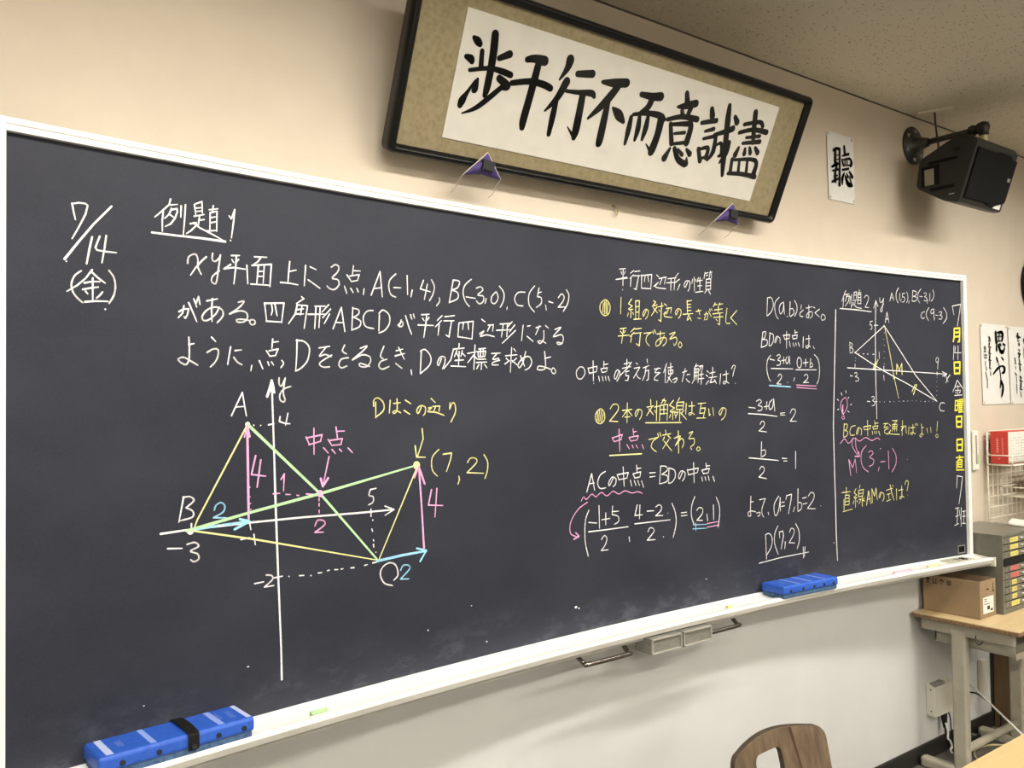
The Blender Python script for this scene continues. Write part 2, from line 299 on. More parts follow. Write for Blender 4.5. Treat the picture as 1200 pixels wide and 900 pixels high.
CHALK = [
  ('chalk_text', 'white chalk date', 'W', 4.6, """536,4000 542,3966 548,3938
536,3998 560,4006 584,4006 592,4000 584,3964 560,3910 536,3862
*1.25 680,4010 614,3930 560,3854 510,3780
516,3772
*1.15 608,3878 598,3828 588,3770
636,3884 626,3856 620,3838 626,3828 658,3826 698,3826
*1.1 660,3890 654,3842 644,3780
~568,3740 546,3720 534,3688 538,3658 554,3634 574,3616
608,3748 584,3712 554,3682 518,3656
608,3738 630,3718 656,3700
580,3694 608,3702 636,3704
610,3716 610,3630
574,3668 602,3676 630,3682
584,3662 592,3652
646,3664 636,3650 624,3638
582,3620 620,3626 666,3628
~670,3752 688,3726 694,3690 688,3654 670,3620
656,3596"""),
  ('chalk_text', 'white chalk heading of the first example, underlined', 'W', 4.6, """912,4076 906,4052 878,4022 848,3992
882,4020 878,3984 878,3936
906,4050 940,4058
916,4038 906,4012 888,3992
916,4032 938,4040 940,4028 930,3998 912,3972 890,3958
906,4012 924,4002
956,4054 954,4006
974,4062 970,3996 964,3930
1012,4068 1018,4022
1016,4072 1044,4086 1046,4036
1016,4054 1044,4060
1018,4040 1046,4046
1010,4018 1054,4032
1034,4024 1028,3982
994,3984 1020,3992 1016,3976 998,3956 978,3940
1030,4004 1054,4010
1008,3990 1034,3972 1086,3952 1146,3926
1076,4056 1114,4066
1094,4076 1090,4054
1080,4044 1078,3966
1080,4044 1110,4054 1108,3966
1082,4022 1106,4030
1082,4000 1106,4008
1066,3962 1108,3970
1164,4042 1174,4030 1190,4074 1184,4018 1174,3946
1170,3934
*1.3 836,3926 940,3926 1042,3928 1146,3926"""),
  ('chalk_text', 'white chalk, first line of the problem', 'W', 4.6, """~982,3814 986,3840 1004,3854 1018,3854 1026,3834 1026,3802 1040,3772
1062,3850 1042,3830 1016,3798 994,3764
~1090,3868 1088,3842 1100,3834 1116,3848 1126,3866
~1124,3864 1116,3808 1108,3754 1102,3738 1090,3740 1084,3752 1092,3772 1120,3796
1174,3868 1210,3872
1176,3850 1184,3838
1206,3854 1196,3840
1170,3828 1140,3806 1184,3816 1236,3814
1196,3870 1192,3808 1184,3744
1280,3874 1338,3878
1308,3872 1296,3854 1272,3836
1244,3832 1248,3750
1268,3834 1360,3848 1352,3746
1262,3750 1354,3752
1298,3838 1290,3754
1326,3840 1320,3758
1300,3810 1324,3814
1296,3788 1322,3790
1450,3870 1444,3816 1440,3768
1448,3824 1482,3834
1404,3770 1444,3770 1490,3766
1530,3860 1522,3764
1554,3856 1584,3846
~1542,3794 1574,3776 1604,3758
~1664,3866 1686,3880 1704,3870 1696,3844 1668,3814 1698,3808 1704,3784 1680,3760 1654,3762 1640,3774
1784,3884 1778,3842
1784,3860 1822,3862
1748,3836 1772,3806
1764,3832 1816,3844 1806,3814
1772,3806 1806,3814
1734,3780 1746,3746
1768,3772 1782,3752
1802,3774 1810,3758
1842,3776 1838,3748
1882,3748 1934,3870 1946,3744
1900,3782 1942,3790
~2026,3866 1992,3834 1984,3798 1996,3760 2026,3748
2014,3796 2056,3798
2094,3864 2096,3766
2124,3792 2116,3756
2194,3848 2174,3802 2236,3792
2218,3830 2198,3748
~2244,3856 2262,3820 2252,3780 2230,3744
~2292,3764 2294,3746 2274,3720
2384,3866 2356,3742
~2384,3866 2424,3862 2412,3828 2372,3812
~2372,3812 2412,3800 2410,3768 2356,3744
~2504,3880 2462,3846 2448,3804 2462,3758 2490,3730
2468,3782 2530,3778
~2538,3834 2566,3844 2582,3828 2548,3798 2584,3794 2584,3766 2558,3750 2536,3766
2604,3782 2596,3754
~2672,3824 2642,3794 2642,3764 2666,3760 2688,3792 2676,3826
~2698,3858 2728,3824 2726,3780 2702,3740
2752,3744 2748,3730
~2882,3838 2832,3832 2806,3796 2824,3762 2868,3758
~2956,3880 2914,3832 2912,3768 2952,3728
2988,3870 2976,3822
~2976,3818 3004,3814 3002,3780 2966,3756
2984,3842 3006,3848
3036,3774 3042,3744
3062,3796 3094,3790
~3136,3824 3162,3848 3182,3832 3168,3800 3134,3768
3134,3768 3188,3772
~3200,3876 3220,3844 3208,3792 3172,3744"""),
  ('chalk_text', 'white chalk, second line of the problem', 'W', 4.6, """946,3606 964,3618 986,3620 980,3594 972,3580 966,3586
966,3632 960,3600 942,3580
986,3646 1004,3606 1020,3568
1008,3664 1020,3630
1018,3648 1028,3676 1034,3642
1064,3660 1110,3672
1088,3672 1084,3620 1086,3572
~1118,3636 1102,3606 1070,3578 1048,3576 1044,3594 1066,3622 1102,3636 1130,3626 1134,3600 1108,3568
~1204,3664 1230,3670 1208,3642 1164,3610
~1164,3610 1206,3626 1238,3622 1246,3600 1230,3580 1202,3576 1196,3586 1222,3590 1258,3586
~1262,3590 1256,3578 1266,3568 1280,3574 1278,3588 1262,3590
1326,3670 1336,3586
1326,3668 1420,3676 1408,3586
1334,3588 1408,3588
1360,3664 1364,3638 1358,3618
1376,3668 1386,3616
1508,3712 1520,3704 1482,3678
1486,3674 1476,3630 1442,3582
1486,3672 1538,3672 1520,3564
1486,3650 1518,3656
1480,3630 1518,3632
1510,3668 1502,3626
1576,3672 1630,3676
1542,3632 1634,3638
1582,3672 1574,3566
1604,3674 1596,3572
1648,3684 1612,3646
1658,3664 1616,3620
1652,3640 1624,3592
1670,3570 1716,3676 1734,3560
1684,3602 1726,3602
1778,3680 1772,3568
~1778,3676 1810,3670 1810,3650 1782,3632
~1782,3632 1820,3616 1814,3588 1774,3570
~1892,3672 1858,3666 1836,3634 1848,3592 1896,3582
1928,3652 1924,3572
~1926,3660 1950,3678 1984,3656 1986,3614 1960,3578 1924,3562
~2036,3606 2060,3626 2066,3612 2056,3600 2040,3602
2056,3634 2044,3598
2082,3658 2102,3598 2118,3564
2112,3664 2120,3642
2130,3668 2136,3648
2180,3668 2228,3674
2186,3650 2196,3638
2226,3656 2212,3640
2158,3614 2252,3616
2212,3670 2204,3612 2192,3550
2308,3670 2278,3644
2304,3644 2266,3610
2290,3624 2282,3566
2326,3666 2390,3676
2320,3644 2386,3648
2370,3646 2352,3560 2332,3570
2418,3636 2410,3562
2420,3638 2514,3652 2504,3554
2410,3564 2504,3556
2448,3640 2442,3604
2478,3646 2482,3606
2572,3666 2596,3652
2616,3636 2652,3640 2646,3604
2630,3636 2610,3602
~2556,3586 2586,3602 2562,3572 2604,3582 2658,3574
2700,3646 2774,3654
2674,3610 2772,3618
2722,3646 2708,3574
2752,3652 2746,3578
2786,3664 2754,3634
2804,3646 2766,3606
2810,3616 2714,3540
2866,3648 2852,3558
2898,3644 2920,3648
2894,3586 2938,3558
2962,3638 2998,3648
2988,3650 2958,3598
3034,3654 3056,3640
~3020,3622 3018,3576 2992,3548 2974,3560 3006,3562 3036,3550
~3106,3634 3152,3648 3092,3592 3152,3606 3170,3588 3160,3554 3128,3548 3124,3560 3164,3554"""),
  ('chalk_text', 'white chalk, third line of the problem', 'W', 4.6, """~986,3500 988,3454 986,3406 974,3384 952,3392 942,3406 964,3414 996,3398 1024,3382
986,3468 1008,3474
1084,3504 1102,3486
~1064,3438 1092,3454 1112,3450 1110,3420 1096,3394 1078,3376
1168,3466 1154,3388
1188,3450 1218,3454
~1182,3420 1198,3400 1220,3388
1264,3386 1260,3362
1364,3508 1360,3466
1364,3494 1392,3498
1334,3454 1350,3430
1346,3454 1390,3464 1376,3432
1350,3430 1376,3434
1300,3408 1316,3372
1340,3404 1346,3388
1358,3404 1368,3390
~1408,3412 1416,3398 1402,3378
1484,3510 1482,3440 1476,3366
~1480,3506 1518,3504 1546,3474 1536,3416 1504,3380 1474,3364
1596,3476 1652,3486
~1634,3482 1598,3438 1628,3446 1658,3436
~1662,3444 1610,3414 1598,3398 1618,3386 1652,3388
~1732,3494 1720,3466 1742,3452
~1752,3434 1714,3426 1700,3400 1714,3384 1744,3394
~1818,3482 1856,3494 1828,3466 1774,3424 1828,3450 1870,3442 1874,3416 1850,3392 1816,3394 1818,3408 1870,3394
~1952,3496 1932,3448 1948,3434
~1968,3432 1934,3420 1922,3396 1942,3382 1982,3396
2024,3476 2064,3486
2018,3450 2074,3464
2038,3494 2072,3434
~2020,3412 2038,3400 2058,3388
2112,3380 2116,3356
2176,3482 2168,3362
~2170,3478 2200,3488 2234,3452 2226,3408 2168,3362
~2302,3444 2284,3408 2276,3422 2296,3452 2324,3450 2322,3418 2308,3390
2418,3526 2416,3502
2380,3496 2452,3504
2380,3494 2362,3438 2316,3390
2402,3488 2386,3456
2402,3474 2412,3456
2438,3490 2428,3458
2438,3476 2458,3460
2418,3484 2412,3406
2390,3436 2446,3440
2364,3406 2460,3404
2474,3476 2538,3488
2524,3524 2514,3390
2514,3468 2474,3426
2522,3460 2538,3446
2550,3502 2596,3508
2544,3488 2596,3492 2590,3462
2544,3488 2546,3458 2590,3462
2562,3502 2560,3462
2580,3504 2578,3462
2544,3446 2596,3448
2532,3428 2602,3432
2568,3428 2564,3390
2548,3416 2534,3394
2588,3418 2604,3400
2638,3480 2698,3484
~2676,3482 2644,3448 2686,3454 2682,3442
~2694,3444 2648,3432 2642,3418 2684,3418
2736,3470 2818,3478
2780,3518 2768,3378
2740,3456 2756,3444
2730,3424 2764,3444
2814,3458 2782,3436
2782,3444 2822,3418
2796,3510 2810,3496
2844,3472 2872,3414
~2882,3498 2860,3434 2834,3404 2826,3424 2858,3458 2906,3470 2926,3440 2906,3406 2874,3392
~3024,3502 3030,3422 3016,3398 2970,3396 2978,3416 3022,3412 3074,3398
3024,3462 3070,3472
~3088,3408 3074,3388 3094,3374 3108,3388 3088,3408"""),
  ('chalk_diagram', 'white chalk axes with figures and letters', 'W', 4.6, """*1.3 1358,3320 1368,2980 1372,2802 1384,2432 1396,2106 1398,1968
*1.25 868,2684 968,2688 1248,2690 1496,2688 1800,2680 1994,2678
*1.6 1358,3320 1350,3288 1336,3248
*1.6 1358,3320 1366,3288 1370,3266
*1.8 1358,3308 1354,3274
~1394,3332 1394,3304 1406,3296 1424,3332
~1424,3332 1414,3266 1422,3234 1414,3222 1398,3234 1398,3258 1418,3282 1452,3294
1170,3164 1220,3266 1238,3162
1188,3202 1228,3204
1398,3156 1394,3134 1422,3124 1446,3122
1436,3170 1424,3116
1272,3120
1304,3118
1342,3120 1368,3124
*3 1244,3124
1950,2700 2002,2678 1950,2654
1868,2788 1900,2792
~1866,2786 1860,2760 1882,2752 1882,2726 1856,2714
1870,2692 1870,2656
1880,2636
962,2828 942,2724
~960,2826 990,2826 1004,2808 972,2782
~972,2782 1000,2764 998,2740 948,2730
994,2712 994,2694
*4.2 990,2680
1250,2692 1256,2658
1270,2636 1276,2590
1210,2620 1250,2624
896,2620 954,2614
~976,2628 1008,2632 1024,2614 990,2598 1020,2582 1024,2560 1004,2552 990,2562
1272,2418 1314,2420
~1328,2448 1352,2442 1356,2424 1318,2396
1318,2396 1362,2396
1366,2430 1404,2432
1436,2426
1488,2422 1510,2420
1546,2414
1584,2420 1602,2420
1632,2424 1642,2426
1670,2424 1686,2422
1704,2422 1714,2422
1756,2420 1774,2420
1756,2420 1774,2418
1832,2422 1848,2424
1878,2428 1906,2430
1880,2638
1874,2594 1878,2582
1882,2540 1884,2534
1882,2518 1884,2504
1896,2478
~1998,2326 2022,2350 2010,2398 1974,2416 1934,2400 1920,2364 1942,2320 1990,2300"""),
  ('chalk_diagram', 'yellow chalk sides of the parallelogram and its corner notes', 'Y', 4.4, """*1.1 1240,3118 1018,2724 1008,2698
*1.1 1000,2682 1272,2614 1898,2440
*1.1 2140,2876 1914,2442
1902,3218 1902,3140
~1890,3198 1892,3228 1916,3238 1946,3214 1946,3176 1900,3142
1986,3226 1980,3162
2006,3210 2046,3214
~2026,3234 2026,3178 2010,3160 2000,3166 2020,3174 2048,3162
2076,3226 2108,3208
2068,3174 2102,3154
~2172,3190 2154,3158 2144,3172 2164,3196 2196,3190 2196,3160 2184,3146
2234,3234 2260,3212
2244,3192 2288,3194 2282,3166
2260,3188 2248,3164
~2216,3184 2236,3186 2214,3166 2260,3162 2316,3144
2354,3210 2350,3178
~2352,3178 2370,3210 2386,3200 2388,3160 2358,3108
2176,3078 2182,3026 2146,2936
2132,2992 2140,2934 2194,2930
~2278,2966 2240,2932 2232,2892 2240,2856 2268,2828
2306,2940 2360,2944 2354,2912 2326,2848
2406,2818 2410,2800 2400,2776
~2464,2888 2484,2910 2518,2908 2524,2884 2460,2834
2460,2834 2572,2824
~2576,2924 2600,2886 2598,2838 2580,2794
*5.6 2140,2892"""),
  ('chalk_diagram', 'thick green chalk diagonals', 'G', 8.2, """1244,3124 1596,2790 1904,2440
976,2684 1250,2734 1596,2790 2140,2892"""),
  ('chalk_diagram', 'pink chalk arrows, figures and midpoint note', 'P', 4.6, """*1.5 1242,3114 1244,2926 1246,2708
1242,3118 1228,3068
*1.4 1242,3118 1252,3070
*1.2 1280,2984 1260,2902 1326,2890
*1.2 1304,2964 1286,2844
1400,2870 1416,2894 1412,2816
1362,2808 1394,2808
1424,2800 1446,2798
1478,2792 1488,2790
1526,2794 1582,2786
1252,2846
1252,2804
1254,2774
1256,2748
1526,3058 1542,3024
1528,3054 1608,3066 1600,3036
1540,3022 1602,3036
1566,3098 1566,2976
1682,3100 1690,3044
1686,3080 1728,3080
1640,3042 1660,3012
1652,3038 1716,3044 1706,3016
1660,3014 1710,3016
1616,3004 1640,2978
1660,2994 1678,2974
1700,2994 1712,2982
1746,2998 1770,2974
1644,2962 1610,2822
*1.5 1600,2860 1610,2822 1638,2860
*4.8 1596,2790
1590,2768 1590,2756
1590,2744 1590,2732
1590,2712 1590,2700
~1568,2642 1582,2666 1612,2662 1618,2642 1568,2612
1568,2612 1612,2608
*1.5 2154,2878 2168,2680 2180,2466
*1.3 2150,2882 2126,2830
*1.5 2154,2882 2188,2794
*1.1 2230,2760 2210,2682 2300,2672
*1.1 2264,2764 2250,2616"""),
  ('chalk_diagram', 'light blue chalk arrows and figures', 'B', 4.6, """~1092,2760 1100,2780 1122,2790 1138,2774 1130,2748 1088,2728
1088,2728 1144,2722
*1.7 1014,2688 1126,2692 1248,2696
*1.7 1206,2710 1248,2696 1182,2668
*1.7 1904,2434 2054,2444 2194,2448
*1.4 2136,2468 2194,2450 2156,2400
~2038,2370 2054,2392 2086,2388 2090,2368 2036,2326
2036,2326 2086,2320"""),
  ('chalk_text', 'white chalk heading on parallelograms', 'W', 4.2, """3646,4038 3698,4046
3658,4022 3666,4006
3694,4028 3684,4010
3708,3992 3612,3970 3714,3986
3676,4042 3672,3936
3668,3910
3770,4040 3740,4020
3768,4012 3734,3986
3744,3990 3738,3936
3778,4034 3826,4042
3772,4006 3828,4012
3812,4008 3788,3920 3768,3924
3840,4018 3836,3932
3846,4014 3932,4028 3920,3932
3838,3932 3920,3934
3872,4016 3864,3976
3896,4022 3902,3978
3976,4028 3998,4016
3998,4006 4064,4022 4048,3974
4026,4008 4004,3966
~3950,3952 3990,3980 3966,3948 4062,3944
4082,4012 4160,4024
4070,3984 4162,3994
4112,4014 4106,3936
4148,4022 4138,3940
4182,4056 4152,4028
4190,4016 4158,3998
4196,3984 4170,3942
~4272,4006 4246,3968 4234,3982 4256,4010 4292,4008 4286,3964 4270,3942
4318,4026 4312,3998
4334,4042 4336,3946
4348,4028 4356,4012
4376,4040 4364,4012
4368,4018 4416,4028
4392,4042 4388,3950
4368,3984 4410,3990
4346,3940 4420,3952
4444,4084 4432,4040
4444,4076 4474,4084
4454,4062 4474,4068
4498,4096 4484,4048
4490,4084 4514,4092
4506,4080 4508,4050
4454,4036 4448,3966
4454,4036 4500,4044 4496,3968
4452,4012 4496,4018
4452,3990 4496,3996
4448,3966 4496,3972
4460,3966 4436,3940
4476,3964 4494,3936"""),
  ('chalk_text', 'yellow chalk, first rule with its bullet', 'Y', 4.2, """~3514,3836 3478,3810 3474,3766 3508,3738 3548,3756 3558,3800 3538,3830 3514,3836
3502,3816 3494,3758
3514,3826 3508,3746
3526,3828 3522,3750
3540,3818 3532,3754
3654,3860 3648,3756
3746,3856 3718,3824 3752,3812 3716,3790
3724,3786 3758,3792
3740,3792 3736,3736
3716,3766 3708,3744
3754,3772 3762,3758
3782,3848 3780,3734
3782,3846 3816,3850 3808,3736
3782,3808 3812,3814
3782,3774 3812,3778
3764,3728 3830,3734
~3878,3794 3850,3752 3846,3772 3870,3798 3894,3790 3890,3760 3868,3734
3944,3858 3964,3850 3932,3820 3978,3834
3942,3812 3978,3780
3976,3820 3922,3760
3986,3820 4034,3830
4020,3848 4008,3726 3988,3736
3994,3800 4004,3790
4044,3844 4066,3832
4062,3814 4110,3822 4102,3786
4084,3816 4064,3778
~4036,3776 4062,3794 4042,3762 4116,3758
~4176,3810 4154,3778 4146,3794 4170,3818 4198,3812 4198,3780 4174,3754
4262,3878 4262,3790
4260,3874 4306,3882
4264,3852 4298,3856
4262,3832 4298,3836
4262,3810 4298,3814
4220,3784 4316,3794
4274,3788 4258,3746 4292,3764
4274,3784 4300,3744
4348,3810 4398,3820
4370,3826 4384,3790
~4362,3768 4380,3764 4396,3766
~4428,3792 4462,3800 4456,3762 4440,3760
4448,3810 4426,3754
4472,3816 4498,3782
4484,3834 4488,3818
4502,3836 4506,3824
4540,3880 4520,3852
4536,3866 4564,3872
4588,3882 4572,3860
4584,3872 4618,3878
4532,3830 4612,3842
4572,3854 4570,3810
4514,3802 4618,3816
4522,3778 4618,3788
4586,3806 4580,3730 4560,3738
4546,3766 4560,3756
~4660,3848 4646,3776 4652,3744 4690,3746
4762,3838 4696,3784 4760,3738
3642,3662 3696,3670
3644,3646 3658,3634
3686,3652 3676,3638
3624,3616 3722,3626
3672,3666 3652,3572
3770,3672 3734,3646
3764,3644 3726,3616
3740,3620 3732,3580
3776,3666 3830,3674
3768,3638 3832,3646
3820,3644 3808,3560 3780,3574
3852,3642 3924,3652
~3916,3650 3880,3628 3870,3592 3900,3562
3932,3660 3938,3640
3948,3668 3960,3646
3970,3642 4044,3652
4004,3662 3998,3580
~4038,3634 4002,3582 3964,3564 3962,3590 4002,3616 4054,3618 4052,3588 4022,3566
~4090,3646 4142,3660 4090,3614 4146,3628 4156,3602 4134,3572 4126,3586
~4186,3598 4170,3576 4186,3560 4204,3578 4186,3598"""),
  ('chalk_text', 'white chalk question about using midpoints', 'W', 4.2, """~3298,3416 3270,3388 3278,3352 3310,3346 3340,3380 3328,3412 3298,3416
3366,3412 3374,3380
3368,3410 3440,3424 3436,3394
3378,3380 3434,3390
3408,3456 3408,3332
3410,3318
3498,3454 3496,3412
3496,3434 3532,3440
3472,3408 3482,3386
3472,3408 3526,3416 3518,3392
3482,3386 3518,3392
3452,3362 3460,3332
3482,3360 3490,3334
3508,3362 3514,3338
3532,3362 3544,3334
~3626,3398 3598,3348 3584,3362 3606,3402 3632,3394 3630,3364 3606,3334
3672,3442 3722,3452
3696,3470 3694,3420
3654,3414 3728,3426
3736,3454 3702,3418 3634,3368
3686,3394 3714,3398
3686,3388 3684,3368 3710,3368 3702,3340 3678,3338
3778,3450 3792,3442
3760,3416 3810,3424 3752,3354
~3776,3384 3790,3360 3814,3350
3876,3476 3880,3452
3840,3420 3894,3436
3866,3426 3854,3376 3832,3340
3860,3400 3890,3406 3884,3346 3866,3340
3940,3414 3998,3420
~3976,3422 3946,3392 3986,3392
~3994,3392 3950,3366 3940,3346 3974,3340
4056,3450 4026,3392
4044,3414 4038,3326
4068,3424 4114,3432
4072,3408 4072,3382 4110,3388 4114,3410 4072,3408
4094,3454 4092,3378 4054,3326
4068,3362 4104,3328
~4112,3346 4150,3358 4142,3336 4120,3326
4204,3394 4248,3406
4232,3420 4198,3332
4248,3380 4276,3384
~4240,3352 4254,3338 4274,3330
4342,3454 4318,3422
4334,3438 4360,3444
4322,3422 4316,3348 4296,3322
4322,3420 4360,3422 4354,3326
4322,3396 4356,3400
4322,3372 4354,3374
4338,3420 4336,3348
4368,3438 4404,3444 4394,3408
4384,3438 4368,3406
4368,3380 4410,3386
4362,3354 4414,3358
4390,3402 4384,3316
4446,3408 4462,3398
4436,3380 4452,3370
4434,3316 4462,3344
4472,3392 4528,3402
4504,3434 4498,3366
4464,3362 4542,3370
4494,3362 4474,3328 4528,3338
4518,3350 4538,3322
4582,3388 4572,3318
4606,3382 4664,3392
~4640,3410 4640,3340 4618,3320 4606,3330 4630,3340 4666,3324
~4696,3428 4714,3450 4734,3444 4720,3412 4706,3372
4732,3324"""),
  ('chalk_text', 'yellow chalk, rule on the diagonals with its bullet', 'Y', 4.2, """~3454,3160 3422,3132 3424,3092 3458,3072 3494,3094 3496,3136 3474,3160 3454,3160
3438,3144 3434,3090
3456,3154 3444,3086
3474,3152 3454,3084
3488,3136 3468,3082
~3546,3162 3570,3188 3610,3186 3610,3150 3538,3086
3538,3086 3608,3082
3650,3150 3734,3156
3694,3198 3688,3072
3690,3150 3648,3108
3698,3150 3734,3116
3670,3108 3716,3110
~3792,3148 3768,3110 3762,3132 3784,3154 3818,3148 3818,3116 3798,3090
3902,3216 3904,3176
3868,3168 3932,3176
3918,3174 3864,3114
3884,3158 3926,3118
3938,3168 3982,3174
3958,3206 3952,3080
3938,3146 3946,3132
4030,3222 3998,3190
4010,3212 4042,3208 4026,3190
3990,3178 3980,3078
3990,3178 4060,3184 4050,3078
3994,3150 4050,3152
3990,3122 4048,3126
4022,3178 4022,3120
4114,3210 4076,3178 4122,3160 4080,3138
4088,3132 4128,3138
4104,3136 4104,3082
4084,3116 4074,3096
4124,3118 4136,3102
4172,3226 4154,3202
4146,3196 4212,3198 4202,3150
4146,3194 4140,3148 4202,3150
4146,3174 4206,3174
4174,3148 4168,3074
4120,3128 4156,3132 4128,3092
4210,3142 4182,3120
4182,3126 4234,3082
4236,3188 4228,3116
4260,3170 4316,3172
~4290,3198 4288,3126 4268,3110 4260,3122 4284,3126 4314,3112
4350,3186 4428,3190
4382,3186 4364,3120 4408,3122
4374,3154 4422,3156 4400,3090
4336,3088 4422,3088
4454,3150 4460,3104 4472,3112
4496,3156 4504,3102
~4600,3148 4572,3106 4560,3124 4592,3154 4630,3142 4616,3094 4580,3070
*1.2 3854,3068 4184,3062
~3880,2960 3966,2972
~3960,2970 3918,2948 3902,2910 3948,2878
3962,2996 3970,2974
3982,3002 3990,2976
4034,3016 4038,2994
4008,2984 4082,2992
4024,2972 4008,2950
4056,2980 4082,2960
4064,2954 4006,2896
4020,2944 4090,2878
4154,3008 4154,2860
~4116,2960 4174,2972 4124,2912 4182,2956 4206,2932 4188,2894
~4256,2988 4294,2998 4256,2954 4304,2952 4304,2916 4270,2896 4282,2878
~4346,2894 4328,2882 4344,2868 4364,2880 4346,2894
*1.3 3534,2874 3812,2872"""),
  ('chalk_text', 'pink chalk word in the diagonal rule', 'P', 4.2, """3558,2982 3576,2956
3562,2982 3646,3000 3634,2972
3576,2958 3638,2970
3618,3034 3622,2896
3740,3034 3746,2984
3744,3012 3770,3016
3704,2978 3720,2956
3710,2980 3786,2988 3776,2964
3720,2956 3772,2962
3684,2936 3704,2908
3730,2930 3740,2912
3764,2930 3778,2910
3818,2930 3832,2902"""),
  ('chalk_text', 'white chalk midpoint equation with fractions', 'W', 4.4, """3340,2664 3382,2772 3404,2670
3360,2712 3404,2714
~3496,2778 3452,2758 3430,2712 3450,2678 3498,2678
~3562,2734 3530,2690 3522,2706 3552,2740 3584,2728 3580,2696 3558,2680
3596,2752 3610,2720
3600,2752 3692,2760 3680,2728
3610,2720 3680,2726
3648,2798 3654,2676
3766,2802 3770,2752
3768,2780 3806,2782
3734,2750 3748,2722
3738,2750 3802,2758 3794,2726
3748,2722 3794,2726
3710,2710 3720,2674
3744,2706 3758,2674
3774,2706 3788,2672
3808,2700 3826,2658
3882,2746 3934,2746
3884,2720 3932,2722
3984,2786 3970,2670
~3982,2784 4032,2780 4044,2754 3992,2730
~3992,2730 4044,2718 4038,2682 3974,2670
4060,2764 4054,2670
~4060,2768 4112,2750 4118,2706 4086,2674 4054,2668
~4188,2734 4158,2692 4150,2714 4176,2742 4212,2728 4204,2694 4182,2674
4234,2748 4244,2714
4238,2744 4342,2752 4332,2724
4244,2712 4328,2722
4296,2790 4298,2656
4418,2780 4422,2742
4420,2762 4456,2762
4374,2736 4390,2712
4378,2736 4450,2744 4438,2712
4390,2712 4438,2714
4374,2690 4380,2660
4406,2688 4414,2664
4438,2692 4448,2662
4484,2688 4500,2652
~3354,2552 3328,2504 3320,2444 3322,2362 3344,2278
3352,2480 3418,2470
3438,2574 3440,2436
3460,2486 3528,2488
3494,2524 3492,2452
3552,2562 3548,2512
3548,2528 3602,2526
~3548,2510 3598,2494 3600,2462 3564,2448
*1.1 3350,2424 3510,2422 3684,2422
~3454,2366 3480,2388 3500,2368 3486,2332 3452,2300
3452,2300 3510,2298
3690,2358 3694,2328
3766,2552 3744,2486 3810,2486
3790,2548 3784,2462
3854,2504 3916,2502
~3932,2524 3962,2536 3986,2520 3974,2494 3930,2468
3930,2468 3996,2464
4044,2474
*1.1 3742,2434 3898,2432 4064,2430
~3858,2374 3874,2394 3904,2390 3912,2368 3850,2320
3850,2320 3924,2316
3998,2326
~4082,2536 4112,2476 4118,2398 4088,2312
4168,2466 4222,2466
4168,2446 4226,2446
~4302,2562 4272,2508 4266,2440 4290,2376
~4320,2470 4342,2486 4376,2476 4370,2442 4318,2404
4318,2404 4374,2398
4418,2436 4424,2390
4484,2492 4484,2392
~4514,2544 4542,2486 4544,2416 4526,2336"""),
  ('chalk_underline', 'pink chalk wavy underline, hooked arrow and double bar', 'P', 3.8, """~3294,2614 3314,2636 3336,2620 3380,2648 3414,2630 3460,2652 3506,2628 3558,2652 3608,2632 3660,2648 3720,2630 3772,2634 3814,2620
~3344,2602 3274,2570 3218,2514 3200,2466 3210,2424 3270,2400
*1.4 3246,2430 3272,2406 3230,2392
*1.1 4418,2372 4538,2376
*1.1 4418,2348 4538,2352"""),
  ('chalk_underline', 'light blue chalk double bar', 'B', 4, """4282,2376 4412,2368
4278,2350 4412,2342
4306,2386 4306,2336"""),
